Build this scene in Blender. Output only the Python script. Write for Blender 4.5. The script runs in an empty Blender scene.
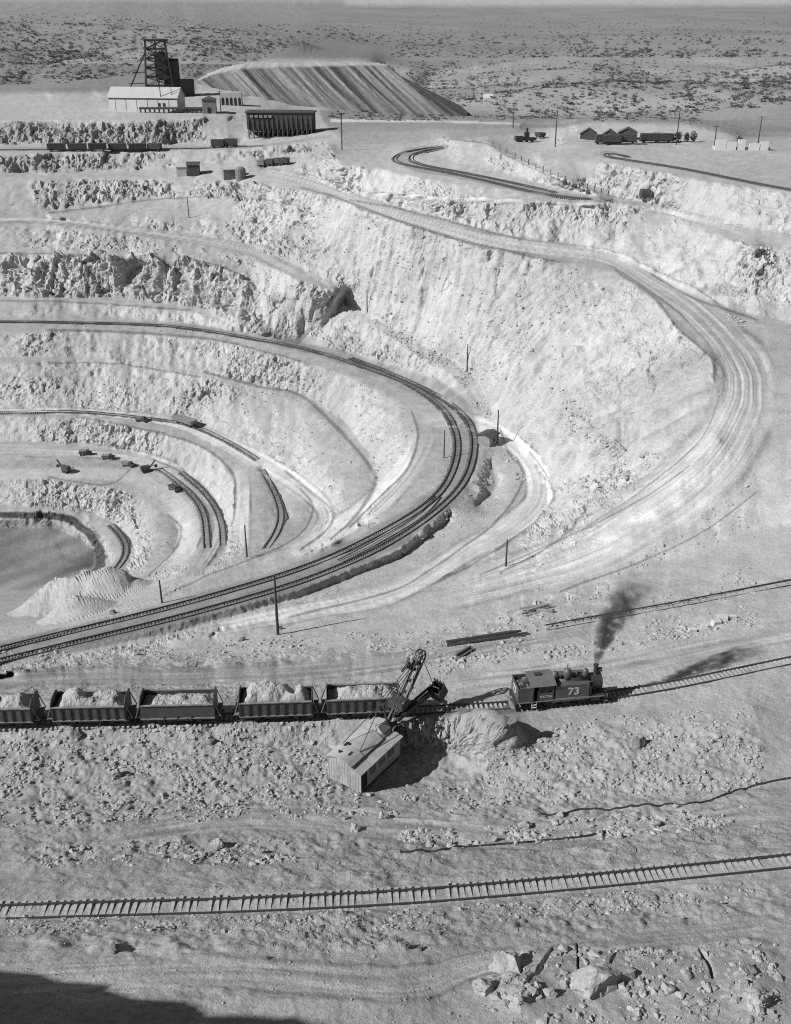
import bpy, math, random
import numpy as np
from mathutils import Vector, Matrix

random.seed(7)
rng = np.random.default_rng(7)
scene = bpy.context.scene
C = scene.collection

# ------------------------------------------------------------------ camera, sky, sun, exposure
F = 1000.0
CX, CY = 395.5, 512.0
CAMZ = 100.0
PITCH = math.radians(26.4)
SP, CP = math.sin(PITCH), math.cos(PITCH)
cam_data = bpy.data.cameras.new("camera")
cam_data.sensor_fit = 'VERTICAL'
cam_data.sensor_height = 36.0
cam_data.lens = F / 1024.0 * 36.0
cam_data.clip_start = 0.5
cam_data.clip_end = 60000.0
cam = bpy.data.objects.new("camera", cam_data)
C.objects.link(cam)
cam.location = (0, 0, CAMZ)
cam.rotation_euler = (math.pi / 2 - PITCH, 0, 0)
scene.camera = cam

SUN_EL = math.radians(36.0)
SUN_AZ = math.radians(20.0)          # shadows fall to the right and a little away from the camera
travel = Vector((math.cos(SUN_EL) * math.cos(SUN_AZ), math.cos(SUN_EL) * math.sin(SUN_AZ), -math.sin(SUN_EL)))
world = bpy.data.worlds.new("World")
scene.world = world
world.use_nodes = True
wn, wl = world.node_tree.nodes, world.node_tree.links
wn.clear()
sky = wn.new('ShaderNodeTexSky')
sky.sky_type = 'NISHITA'
sky.sun_disc = False
sky.sun_elevation = SUN_EL
sky.sun_rotation = math.atan2(-travel.x, -travel.y)
sky.altitude = 1800
sky.dust_density = 1.5
grey = wn.new('ShaderNodeRGBToBW')    # the photograph is black and white
bg = wn.new('ShaderNodeBackground')
bg.inputs['Strength'].default_value = 0.052
wo = wn.new('ShaderNodeOutputWorld')
wl.new(sky.outputs[0], grey.inputs[0])
wl.new(grey.outputs[0], bg.inputs[0])
wl.new(bg.outputs[0], wo.inputs[0])
sun_d = bpy.data.lights.new("sun", 'SUN')
sun_d.energy = 4.6
sun_d.angle = math.radians(0.5)
sun_d.color = (1.0, 0.995, 0.985)
sun = bpy.data.objects.new("sun", sun_d)
C.objects.link(sun)
sun.location = (-200, -80, 300)
sun.rotation_euler = travel.to_track_quat('-Z', 'Y').to_euler()
scene.view_settings.view_transform = 'Standard'
scene.view_settings.look = 'None'
scene.view_settings.exposure = 0.33
scene.view_settings.gamma = 1.0
scene.view_settings.use_curve_mapping = False
scene.cycles.max_bounces = 5
scene.cycles.volume_bounces = 1
scene.cycles.use_denoising = False
scene.cycles.filter_width = 1.1

# ------------------------------------------------------------------ numpy helpers
TBL = np.random.default_rng(3).random((64, 64, 64)).astype(np.float32)

def vnoise(x, y, z):
    """smooth value noise in [-1, 1]"""
    x0, y0, z0 = np.floor(x), np.floor(y), np.floor(z)
    fx, fy, fz = x - x0, y - y0, z - z0
    fx = fx * fx * (3 - 2 * fx); fy = fy * fy * (3 - 2 * fy); fz = fz * fz * (3 - 2 * fz)
    i, j, k = x0.astype(np.int64) & 63, y0.astype(np.int64) & 63, z0.astype(np.int64) & 63
    i1, j1, k1 = (i + 1) & 63, (j + 1) & 63, (k + 1) & 63
    a = TBL[i, j, k] * (1 - fx) + TBL[i1, j, k] * fx
    b = TBL[i, j1, k] * (1 - fx) + TBL[i1, j1, k] * fx
    c = TBL[i, j, k1] * (1 - fx) + TBL[i1, j, k1] * fx
    d = TBL[i, j1, k1] * (1 - fx) + TBL[i1, j1, k1] * fx
    return ((a * (1 - fy) + b * fy) * (1 - fz) + (c * (1 - fy) + d * fy) * fz) * 2 - 1

def fbm(x, y, z, octaves=3):
    s, a, f = 0, 1.0, 1.0
    for _ in range(octaves):
        s = s + a * vnoise(x * f + 11.3 * _, y * f + 5.7 * _, z * f + 3.1 * _)
        a *= 0.5; f *= 2.03
    return s / 1.6

def cells(x, y, z):
    """broken-rock facets: every cell is a tilted plane of its own"""
    i, j, k = np.floor(x).astype(np.int64), np.floor(y).astype(np.int64), np.floor(z).astype(np.int64)
    best = np.full(x.shape, 9.0, np.float32); out = np.zeros(x.shape, np.float32)
    for a in (-1, 0, 1):
        for b in (-1, 0, 1):
            for c in (-1, 0, 1):
                I, J, K = (i + a), (j + b), (k + c)
                h1 = TBL[I & 63, J & 63, K & 63]; h2 = TBL[(I + 17) & 63, (J + 29) & 63, (K + 7) & 63]; h3 = TBL[(I + 41) & 63, (J + 11) & 63, (K + 53) & 63]
                dx, dy, dz = x - I - h1, y - J - h2, z - K - h3
                d = dx * dx + dy * dy + dz * dz
                m = d < best
                best = np.where(m, d, best)
                out = np.where(m, (h3 - .5) * .9 + (h2 - .5) * 2.2 * dx + (h1 - .5) * 2.2 * dy + (h3 - .5) * 1.6 * dz, out)
    return out

def sstep(a, b, x):
    t = np.clip((x - a) / (b - a), 0, 1)
    return t * t * (3 - 2 * t)

def rowa(y):                      # drop below the camera per metre of depth
    return SP + CP * (np.asarray(y, float) - CY) / F

# ------------------------------------------------------------------ survey of the pit: crest and toe lines
# each point: (image x, image y, metres below the camera).  FARL: (x, y, depth in metres).
LINES = [
 # shed terrace, first ore-train bench
 [(-200,120,43.3),(48,120,43.3),(100,120,43.3),(160,119,43.2),(205,117,43),(242,114,43),(275,113,43.5)],
 [(-200,146,53),(50,145,53),(171,145,53),(240,143,52),(290,139,50),(340,131,46.5)],
 [(-200,153,53.5),(50,153,53.5),(106,151,53.5),(204,150,53.5),(250,148,52),(300,144,49.5),(345,138,46.8)],
 [(-200,175,60.8),(50,174,60.5),(139,171,60.3),(178,168,59),(230,162,56.5),(280,156,54),(312,151,51.5)],
 [(-200,179,60.5),(50,179,60.5),(106,178,60.5),(198,179,60.5),(240,183,60),(270,187,58.3)],
 # main haul road round the rim: near edge, far edge
 [(270,187,58.3),(300,190,57.5),(342,201,57.3),(369,213,57.7),(431,233,58.6),(474,246,59),(527,257,59.7),(575,263,60.3),(615,270,60.7),(655,299,61.5),(678,328,62.5),(711,358,64),(714,380,66)],
 [(262,168,57.5),(290,172,56.5),(313,177,56.5),(350,193,56.2),(400,207,57),(460,222,57.5),(520,238,58.3),(560,243,59),(602,252,60),(651,274,61),(691,296,61.7),(757,318,63),(1000,375,66)],
 # benches under it, left
 [(-200,213,70.6),(50,211,70),(100,205,68.7),(150,199,67),(230,197,64.6),(300,206,62)],
 [(-200,217,71),(60,217,70.5),(106,216,70.3),(188,218,70),(250,222,69.5),(300,227,68.5),(322,232,68)],
 [(-200,219,71.8),(48,219,71.5),(122,227,73),(204,237,74.5),(250,247,75.5),(300,270,77),(330,287,79)],
 [(-200,224,72),(48,224,71.7),(122,233,73.2),(204,245,74.7),(250,256,75.8),(300,281,77.5),(337,292,79.2)],
 [(-200,249,79),(48,249,78.5),(110,252,78),(198,256,77),(250,270,79)],
 [(-200,253,80),(48,254,79.3),(110,257,79),(198,261,78),(240,275,80),(272,300,85)],
 [(-200,299,91.5),(48,297,91),(110,298,91),(160,301,91),(200,305,91),(215,312,91.5),(240,325,92.5),(262,331,93),(290,334,94)],
 [(337,292,79.5),(325,308,86),(303,335,94.6)],
 [(347,291,82),(338,310,87.5),(316,338,94.8)],
 [(-200,303,92),(48,301,91.5),(110,303,91.5),(190,310,92),(205,317,92.5),(240,330,94)],
 # level of the two dark curving tracks: outer edge, inner edge
 [(-200,318,95.2),(48,318,95),(120,319,95),(165,321,95),(200,325,95),(225,331,95),(260,336,95),(290,340,95.2),(340,354,96),(380,366,96.5),(430,390,97),(462,413,97),(478,425,97),(484,450,97),(475,480,97)],
 [(475,480,97),(450,508,97),(400,549,97),(300,589,97),(175,623,97),(48,655,97),(-200,711,97)],
 [(450,518,99),(400,558,99),(300,598,98.6),(175,633,98.2),(48,660,97)],
 [(-200,332,96.2),(48,331,96),(120,331,96),(190,336,96),(240,344,96),(300,362,96.5),(345,374,97),(390,392,97.5),(412,412,98),(418,435,98),(408,468,98),(385,492,98.2),(365,515,98.4),(335,540,98.8),(300,558,99),(260,572,99),(200,589,99),(130,611,99),(48,637,99),(-200,688,99)],
 [(-200,358,102.5),(48,358,102),(100,360,102),(200,373,103),(265,385,104),(305,394,104.5),(345,425,106.3),(378,465,107),(381,487,106.2),(362,517,103.3),(345,532,101.5),(325,545,100.2)],
 [(-200,363,102.8),(48,362,102.5),(120,364,102.7),(200,377,103.5),(262,389,104.5),(298,399,105),(338,430,106.8),(371,469,107.6),(374,486,107),(355,515,104.3),(335,536,102.2),(310,551,100.6)],
 [(-200,410,113),(48,410,112.5),(75,409,112.3),(150,413,112.5),(200,424,113),(245,446,114),(283,470,115),(312,492,114.5),(332,512,111.5),(326,530,107),(305,547,103),(280,559,101)],
 [(-200,416,113.2),(48,415,113),(102,420,113),(168,434,113.5),(204,447,114.5),(224,462,115.5),(234,476,116.5),(236,500,117),(232,526,115),(228,545,111)],
 [(311,505,114),(300,533,108.5),(277,548,104.5),(240,563,102.5),(204,576,102),(165,595,101.5)],
 [(262,468,115.6),(282,500,115.8),(287,518,113.8)],
 [(-200,441,119),(48,442,118.5),(106,447,119),(152,457,119.5),(181,469,120),(206,488,121.5),(222,511,122),(229,532,118.5),(224,550,113),(200,572,105.5)],
 [(-200,478,120.2),(48,477,120),(83,483,120.3),(106,485,120.5),(139,495,121.5),(168,515,123),(181,528,123.5),(175,549,120.5),(148,576,114),(122,596,109)],
 [(-200,507,125),(48,507,125),(80,508,125.3),(112,520,127),(134,541,128),(130,562,125),(107,588,119),(80,606,115)],
 [(-200,513,125.6),(48,512,125.5),(89,524,127.5),(102,539,128.5),(110,556,128),(106,571,125),(83,594,119.5)],
 [(-200,530,130),(48,527,129.5),(80,538,131),(95,552,131.5),(93,572,131.5),(70,592,131),(-200,600,131)],
 # hollow and loop road right of the tracks
 [(490,463,98.5),(497,485,99.2),(480,506,99.5)],
 [(487,428,97),(507,449,97),(523,478,97),(500,518,97),(467,544,97),(430,570,96),(389,588,95),(290,610,95),(210,634,95)],
 [(500,428,97),(525,452,97),(546,478,97),(549,503,97),(525,527,96),(480,557,95),(400,597,93),(290,620,92.5),(170,640,92.5)],
 [(-200,722,86),(48,665,90),(130,657,90),(250,654,89),(400,640,87),(500,613,86),(560,592,85.5),(640,570,83),(755,530,78),(835,521,75),(1000,505,72)],
 # big right-hand wall
 [(345,303,86),(408,337,89),(448,360,91),(474,378,92.5),(490,405,95)],
 [(349,310,87),(400,342,90),(440,366,92),(465,384,93.5),(480,408,96)],
 [(500,424,96.5),(522,446,96.5),(548,484,96),(560,490,92.5),(580,482,88.5),(612,473,85),(650,454,79),(692,430,72),(716,388,67)],
 [(560,385,79.5),(589,429,80.5),(612,460,82.5)],
 [(835,392,66),(835,440,66.6),(835,500,71.5)],
 [(835,410,66.3),(1000,420,66)],
 [(835,440,66.6),(1000,450,67)],
 [(835,480,69.6),(1000,485,69.5)],
 [(720,440,70),(660,500,78),(600,540,84),(540,565,88)],
 # second bench road above the haul road and the tracks on the upper terrace
 [(313,172,54.5),(346,190,55.5),(380,193,54),(448,197,51),(520,201,49.6),(612,204,49.3),(668,208,50.3),(697,217,49.5),(757,230,49),(1000,262,48.5)],
 [(350,191.5,56),(448,201,52),(520,205,50.6),(612,210,51),(668,216,51.5),(690,226,51),(757,250,50.5)],
 [(329,147,46),(339,165,48),(372,168,48),(421,178,48),(487,188,48.2),(550,195,48.3)],
 [(319,160,53),(313,173,54.5)],
 [(400,152,46),(438,158,46.3),(487,171,46.7),(550,186,47.8),(592,195,48.5)],
 [(441,143,44.5),(448,138,42),(487,143,41.5),(504,153,42.5),(550,175,44.5),(592,193,48)],
 [(520,160,43),(560,178,44.5),(610,199,48.5),(642,206,49.8)],
 [(540,158,42),(589,161,42),(619,165,41),(651,171,41),(704,181,41),(758,188,41),(1000,222,41.5)],
 [(582,184,46.5),(600,192,48),(628,200,49.2),(678,208,50)],
 [(757,214,46),(1000,244,45.5)],
 [(560,140,40.5),(680,145,40.5),(758,150,40.5),(1000,170,41)],
 [(590,139,41),(650,139,40.5),(720,143,40.3)],
 [(575,127,41),(620,124,40),(690,125,39.5),(735,136,40)],
 # flats past the rim
 [(330,127,47),(420,126,46),(520,126,44)],
 [(330,115,46.5),(400,113,48.5),(450,112,51),(520,112,52)],
 [(540,112,52),(650,112,55),(755,118,52),(1000,122,50)],
 # near ground: dirt road, train bench, floor round the shovel, foreground
 [(-200,678,82.5),(48,672,83.5),(200,668,83.5),(330,660,83),(450,645,82.5)],
 [(-200,690,80),(48,686,80),(200,684,80),(330,678,79.5),(430,665,79),(520,655,77.5),(620,645,76.5),(755,628,75),(1000,590,73)],
 [(530,625,81),(600,614,80),(680,603,79),(755,590,78),(1000,550,76)],
 [(-200,712,76),(48,703,76),(230,700,76),(400,695,76),(520,690,76),(604,683,75.5),(680,670,75),(755,652,74.5),(1000,608,73)],
 [(-200,728,75.3),(48,721,75),(230,717,75),(400,712,75),(520,705,75),(604,696,75),(680,683,74.5),(755,667,74),(1000,622,73)],
 [(-200,732,75.3),(48,726,75),(230,722,75),(330,720,75),(400,720,75)],
 [(-200,750,76.2),(48,745,76.2),(230,742,76.2),(330,745,76.7)],
 [(405,722,75),(440,716,74.6),(465,720,73.6),(500,733,73.4),(512,746,74.2)],
 [(508,762,75.3),(488,778,76.6),(470,784,76.6)],
 [(400,752,77.8),(420,750,78),(445,748,78),(462,752,78),(470,765,77.6)],
 [(345,786,76.6),(375,788,77),(410,782,77.6),(440,775,77.6),(460,778,77.2)],
 [(520,711,75),(604,702,75),(755,675,74)],
 [(600,730,74.2),(755,708,72.5)],
 [(600,765,74.3),(755,745,72.5)],
 [(-200,800,75),(48,800,75),(400,805,75),(755,790,73),(1000,770,71)],
 [(-200,845,70.5),(48,845,70.5),(400,842,70.8),(755,825,70)],
 [(-200,903,66.2),(48,900,66.2),(400,888,66.2),(755,858,66.2),(1000,835,66)],
 [(-200,922,66),(48,920,66),(400,908,66),(755,878,66),(1000,855,66)],
 [(-200,955,62.5),(48,952,62.5),(400,950,62.5),(755,935,63)],
 [(498,990,60.8),(505,962,61.6),(530,952,61.9),(590,949,61.9),(680,948,62),(770,944,62),(1000,935,62)],
 [(520,1000,59.0),(540,968,60.9),(600,962,61.1),(680,960,61.2),(770,957,61.2)],
 [(-200,1005,60),(48,1002,60),(400,1000,60)],[(760,1000,58.6)],
 [(-200,1150,58),(400,1150,58),(1000,1150,57.5)],
 [(-200,1498,58),(400,1498,58),(1000,1498,58)],
]
FARL = [
 [(-200,96,560),(48,95,560),(120,92,565),(235,94,560),(300,100,580),(380,100,600),(442,103,640)],
 [(-200,72,640),(48,70,650),(200,73,640),(300,84,680),(400,82,900),(430,84,1000)],
 [(-200,64,700),(48,63,740),(150,63,750),(235,65,740),(330,68,780)],
 [(-200,18,1050),(100,20,1050),(200,27,1050),(250,36,1030),(300,44,960),(345,57,850),(372,63,760)],
 [(-200,12,9000),(100,14,8000),(200,18,7000),(250,24,5600),(300,31,4000),(345,42,2900),(372,50,2150),(400,57,1750),(480,58,1800),(530,58,1600)],
 [(366,48,2300),(400,47,2400),(560,48,2500),(600,48.5,2300),(755,49,2050),(1000,48,1950)],
 [(325,37,3500),(420,36,4500),(560,36,4800),(1000,36,4600)],
 [(436,88,900),(520,86,900),(600,88,800),(700,88,780),(755,92,760),(1000,92,720)],
 [(416,71,1200),(520,64,1250),(600,59,1150),(700,58,1080),(755,60,1000),(1000,56,950)],
 [(250,24,5600),(430,24,8000),(600,24,8000),(1000,26,7800)],
 [(-200,-6,13800),(300,-6,13600),(1000,-6,14000)],
 [(-200,8,12000),(340,8,12500),(600,8,12800),(1000,8,12800)],
]

X0, X1, Y0, Y1, ST = -200, 1000, -6, 1498, 2
NX, NY = (X1 - X0) // ST + 1, (Y1 - Y0) // ST + 1

def solve_inverse_depth():
    con = np.full((NY, NX), np.nan)
    def put(pts, far):
        for (xa, ya, ha), (xb, yb, hb) in (zip(pts[:-1], pts[1:]) if len(pts) > 1 else [(pts[0], pts[0])]):
            n = int(max(abs(xb - xa), abs(yb - ya)) * 1.5) + 2
            t = np.linspace(0, 1, n)
            x, y, h = xa + (xb - xa) * t, ya + (yb - ya) * t, ha + (hb - ha) * t
            w = 1 / h if far else rowa(y) / h
            ix = np.rint((x - X0) / ST).astype(int); iy = np.rint((y - Y0) / ST).astype(int)
            ok = (ix >= 0) & (ix < NX) & (iy >= 0) & (iy < NY)
            if not far:                       # value at the cell centre's own row
                w = rowa(Y0 + iy * ST) / h
            con[iy[ok], ix[ok]] = w[ok]
    for l in LINES: put(l, False)
    for l in FARL: put(l, True)
    w = None
    for s in (32, 16, 8, 4, 2, 1):
        ny, nx = (NY + s - 1) // s, (NX + s - 1) // s
        c = np.zeros((ny, nx)); n = np.zeros((ny, nx))
        iy, ix = np.nonzero(~np.isnan(con))
        np.add.at(c, (np.minimum((iy + s // 2) // s, ny - 1), np.minimum((ix + s // 2) // s, nx - 1)), con[iy, ix])
        np.add.at(n, (np.minimum((iy + s // 2) // s, ny - 1), np.minimum((ix + s // 2) // s, nx - 1)), 1)
        fixed = n > 0
        cv = np.where(fixed, c / np.maximum(n, 1), 0)
        if w is None:
            g = rowa(Y0 + np.arange(ny) * s * ST) / 70.0
            cur = np.repeat(np.maximum(g, 1e-4)[:, None], nx, 1)
        else:
            yy = np.clip(np.arange(ny) / 2.0, 0, w.shape[0] - 1.001); xx = np.clip(np.arange(nx) / 2.0, 0, w.shape[1] - 1.001)
            i0, j0 = yy.astype(int), xx.astype(int); fy, fx = (yy - i0)[:, None], (xx - j0)[None, :]
            cur = (w[np.ix_(i0, j0)] * (1 - fy) * (1 - fx) + w[np.ix_(i0 + 1, j0)] * fy * (1 - fx)
                   + w[np.ix_(i0, j0 + 1)] * (1 - fy) * fx + w[np.ix_(i0 + 1, j0 + 1)] * fy * fx)
        cur = np.where(fixed, cv, cur)
        par = (np.add.outer(np.arange(ny), np.arange(nx)) % 2).astype(bool)
        for it in range({32: 300, 16: 200, 8: 160, 4: 120, 2: 90, 1: 60}[s]):
            for colr in (par, ~par):
                p = np.pad(cur, 1, mode='edge')
                a = (p[:-2, 1:-1] + p[2:, 1:-1] + p[1:-1, :-2] + p[1:-1, 2:]) * .25
                m = colr & ~fixed
                cur[m] += 1.5 * (a[m] - cur[m]) if it < 1000 else 0
        w = cur
    # soften the breaks very slightly
    p = np.pad(w, 1, mode='edge')
    w = .6 * w + .1 * (p[:-2, 1:-1] + p[2:, 1:-1] + p[1:-1, :-2] + p[1:-1, 2:])
    top = (66 - Y0) // ST
    for _ in range(26):
        p = np.pad(w, 1, mode='edge')
        w[:top] = (.2 * w + .2 * (p[:-2, 1:-1] + p[2:, 1:-1] + p[1:-1, :-2] + p[1:-1, 2:]))[:top]
    return w

INVD = solve_inverse_depth()

def inv_depth(x, y):
    xx = np.clip((np.asarray(x, float) - X0) / ST, 0, NX - 1.001); yy = np.clip((np.asarray(y, float) - Y0) / ST, 0, NY - 1.001)
    j, i = xx.astype(int), yy.astype(int); fx, fy = xx - j, yy - i
    return (INVD[i, j] * (1 - fy) * (1 - fx) + INVD[i + 1, j] * fy * (1 - fx)
            + INVD[i, j + 1] * (1 - fy) * fx + INVD[i + 1, j + 1] * fy * fx)

def at_depth(x, y, d):
    u, v = (np.asarray(x, float) - CX) / F, (np.asarray(y, float) - CY) / F
    return np.stack([u * d, d * (CP - v * SP), CAMZ - d * (SP + v * CP)], -1)

# ------------------------------------------------------------------ ground sheet
gx = np.concatenate([np.arange(-200, -20, 8.0), np.arange(-20, 34, 2.0), np.arange(34, 766, 1.1), np.arange(766, 840, 2.0), np.arange(840, 1001, 8.0)])
gy = np.concatenate([np.arange(-6, 60, 1.1), np.arange(60, 1030, 1.1), np.arange(1030, 1150, 5.0), np.arange(1150, 1499, 14.0)])
PXg, PYg = np.meshgrid(gx, gy)
Dg = 1 / inv_depth(PXg, PYg)
# crumble the crest lines: look the drop up a little to one side, following noise fixed in the world
P = at_depth(PXg, PYg, Dg)
_s = np.clip(Dg / 300, .35, 1.6)
_wx, _wy = P[..., 0], P[..., 1]
jx = 2.6 * fbm(_wx / (5 * _s), _wy / (5 * _s), _wx * 0 + 1, 3); jy = 2.0 * fbm(_wx / (5 * _s), _wy / (5 * _s), _wx * 0 + 31, 3)
_k = sstep(116, 135, PYg) * sstep(1040, 980, PYg) * (1 - .7 * sstep(755, 800, PXg)) * (1 - .7 * sstep(35, 0, PXg)) * (.45 + .55 * sstep(190, 300, PYg)) * (1 - .85 * sstep(555, 575, PYg) * sstep(670, 645, PYg) * sstep(480, 420, PXg))
yy_ = PYg + jy * _k
Hd = rowa(yy_) / inv_depth(PXg + jx * _k, yy_)
Dg = np.where(_k > 0, Hd / np.maximum(rowa(PYg), 1e-3), Dg)
P = at_depth(PXg, PYg, Dg)

def grid_normals(P):
    dx = np.gradient(P, axis=1); dy = np.gradient(P, axis=0)
    n = np.cross(dy, dx)
    n = n / np.maximum(np.linalg.norm(n, axis=2, keepdims=True), 1e-9)
    return np.where(n[..., 2:3] < 0, -n, n)

def blur(a, k):
    for ax in (0, 1):
        pad = [(k, k) if i == ax else (0, 0) for i in range(a.ndim)]
        p = np.pad(a, pad, mode='edge')
        cs = np.cumsum(p, axis=ax)
        z = np.zeros_like(np.take(cs, [0], ax))
        cs = np.concatenate([z, cs], ax)
        n = a.shape[ax]
        a = (np.take(cs, np.arange(2 * k + 1, 2 * k + 1 + n), ax) - np.take(cs, np.arange(0, n), ax)) / (2 * k + 1)
    return a

N = grid_normals(P)
N = blur(N, 2); N /= np.linalg.norm(N, axis=2, keepdims=True)
slope = np.degrees(np.arccos(np.clip(N[..., 2], -1, 1)))
face = sstep(17, 31, slope)

def line_field(pts, grow=1.0):
    """signed offset from an image polyline measured in its own half-widths; pts (x, y, halfwidth)"""
    best = np.full(PXg.shape, 9.0); sgn = np.zeros(PXg.shape); arcl = np.zeros(PXg.shape); s0 = 0.0
    for (xa, ya, wa), (xb, yb, wb) in zip(pts[:-1], pts[1:]):
        m = max(wa, wb) * 3 * grow + 2
        j0, j1 = np.searchsorted(gx, [min(xa, xb) - m, max(xa, xb) + m]); i0, i1 = np.searchsorted(gy, [min(ya, yb) - m, max(ya, yb) + m])
        x, y = PXg[i0:i1, j0:j1], PYg[i0:i1, j0:j1]
        dx, dy = xb - xa, yb - ya; seg = math.hypot(dx, dy); s0 += seg
        if j1 <= j0 or i1 <= i0: continue
        L2 = dx * dx + dy * dy + 1e-9
        t = np.clip(((x - xa) * dx + (y - ya) * dy) / L2, 0, 1)
        w = wa + (wb - wa) * t
        d = np.hypot(x - xa - t * dx, y - ya - t * dy) / w
        s = np.sign((x - xa) * dy - (y - ya) * dx)
        b = best[i0:i1, j0:j1]; m2 = d < b
        b[m2] = d[m2]; sgn[i0:i1, j0:j1][m2] = s[m2]; arcl[i0:i1, j0:j1][m2] = (s0 - seg + t * seg)[m2]
    end = np.clip(np.minimum(arcl, s0 - arcl) / 35.0, 0, 1)
    return best, best * sgn, arcl, end

def spl(pts, step=4.0):
    """Catmull-Rom through the points"""
    p = np.array(pts, float)
    q = np.vstack([2 * p[0] - p[1], p, 2 * p[-1] - p[-2]])
    out = []
    for i in range(1, len(q) - 2):
        n = max(2, int(np.hypot(*(q[i + 1] - q[i])[:2]) / step))
        t = np.linspace(0, 1, n, endpoint=False)[:, None]
        out.append(.5 * (2 * q[i] + (q[i + 1] - q[i - 1]) * t + (2 * q[i - 1] - 5 * q[i] + 4 * q[i + 1] - q[i + 2]) * t ** 2
                         + (3 * q[i] - q[i - 1] - 3 * q[i + 1] + q[i + 2]) * t ** 3))
    out.append(p[-1:])
    return np.vstack(out)

def in_poly(poly):
    x, y = PXg, PYg; r = np.zeros(x.shape, bool); n = len(poly)
    for i in range(n):
        xa, ya = poly[i]; xb, yb = poly[(i + 1) % n]
        if ya == yb: continue
        c = ((ya > y) != (yb > y)) & (x < (xb - xa) * (y - ya) / (yb - ya) + xa)
        r ^= c
    return r

wx, wy, wz = P[..., 0], P[..., 1], P[..., 2]
# --- own colour (albedo) of the ground
alb = np.full(PXg.shape, 0.37)
alb += 0.05 * fbm(wx / 60, wy / 60, wz / 25, 3) + 0.03 * fbm(wx / 9, wy / 9, wz / 6, 3)
alb += 0.02 * face * sstep(150, 330, PYg) * sstep(620, 540, PYg)
strata = vnoise(wx / 90, wy / 90, wz / 2.2)
alb += 0.02 * strata * face
def region(poly, soft=6):
    return blur(in_poly(poly).astype(float), soft)
def paint(mask, value):
    global alb
    alb = alb * (1 - mask) + value * mask
# desert beyond the mine
brush = region([(-200, 0), (345, 0), (345, 42), (240, 62), (150, 60), (-200, 62)], 3)
paint(brush, .24 + .06 * fbm(wx / 25, wy / 25, wz / 25, 3))
plain = region([(300, 5), (1000, 5), (1000, 62), (520, 62), (430, 72), (440, 100), (410, 70), (385, 60), (240, 60), (330, 42)], 2)
paint(plain, .22 + .05 * fbm(wx / 300, wy / 700, wz / 100, 3))
hill = region([(405, 80), (520, 60), (600, 54), (1000, 52), (1000, 124), (540, 112), (450, 112)], 7)
paint(hill, .27 + .09 * fbm(wx / 50, wy / 80, wz / 30, 3))
flat = region([(318, 110), (450, 104), (540, 106), (1000, 114), (1000, 136), (740, 138), (700, 124), (590, 122), (560, 128), (330, 132)], 1)
paint(flat * .9, .22 + .08 * fbm(wx / 40, wy / 40, wz / 40, 3))
paint(region([(330, 119), (430, 120), (520, 123), (520, 125), (430, 122), (330, 122)], 0), .5)
paint(region([(330, 128), (440, 124), (520, 124), (540, 132), (440, 140), (345, 146)], 1) * .7, .27)
paint(region([(-200, 61), (240, 62), (246, 90), (120, 92), (-200, 95)], 2), .21 + .07 * fbm(wx / 40, wy / 60, wz / 20, 3))
paint(region([(195, 82), (240, 78), (262, 96), (240, 101), (200, 95)], 1) * .8, .38 + .06 * fbm(wx / 3, wy / 60, wz / 60, 2))
paint(region([(60, 84), (110, 78), (150, 86), (100, 90)], 2) * .6, .2)
paint(region([(-200, 116), (245, 112), (340, 132), (345, 150), (300, 172), (-200, 180)], 2) * face * .8, .27 + .05 * fbm(wx / 5, wy / 5, wz / 14, 3))  # darker rock of the cut faces, some of their shade mixed into the colour
paint(region([(595, 127), (620, 124), (690, 125), (730, 136), (600, 139)], 1), .40 + .06 * fbm(wx / 4, wy / 40, wz / 40, 2))
paint(region([(660, 126), (672, 108), (760, 112), (760, 135), (735, 134), (690, 124)], 2) * .6, .24)
# pit floor
paint(region([(-200, 522), (48, 520), (85, 536), (99, 552), (97, 574), (70, 590), (-200, 596)], 1), .23 + .1 * vnoise((wx * .7 - wy * .7) / 3.5, (wx + wy) / 40, wz * 0))
# nearer ground is a little darker, dirt road
near = sstep(640, 720, PYg)
alb -= .05 * near
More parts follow.
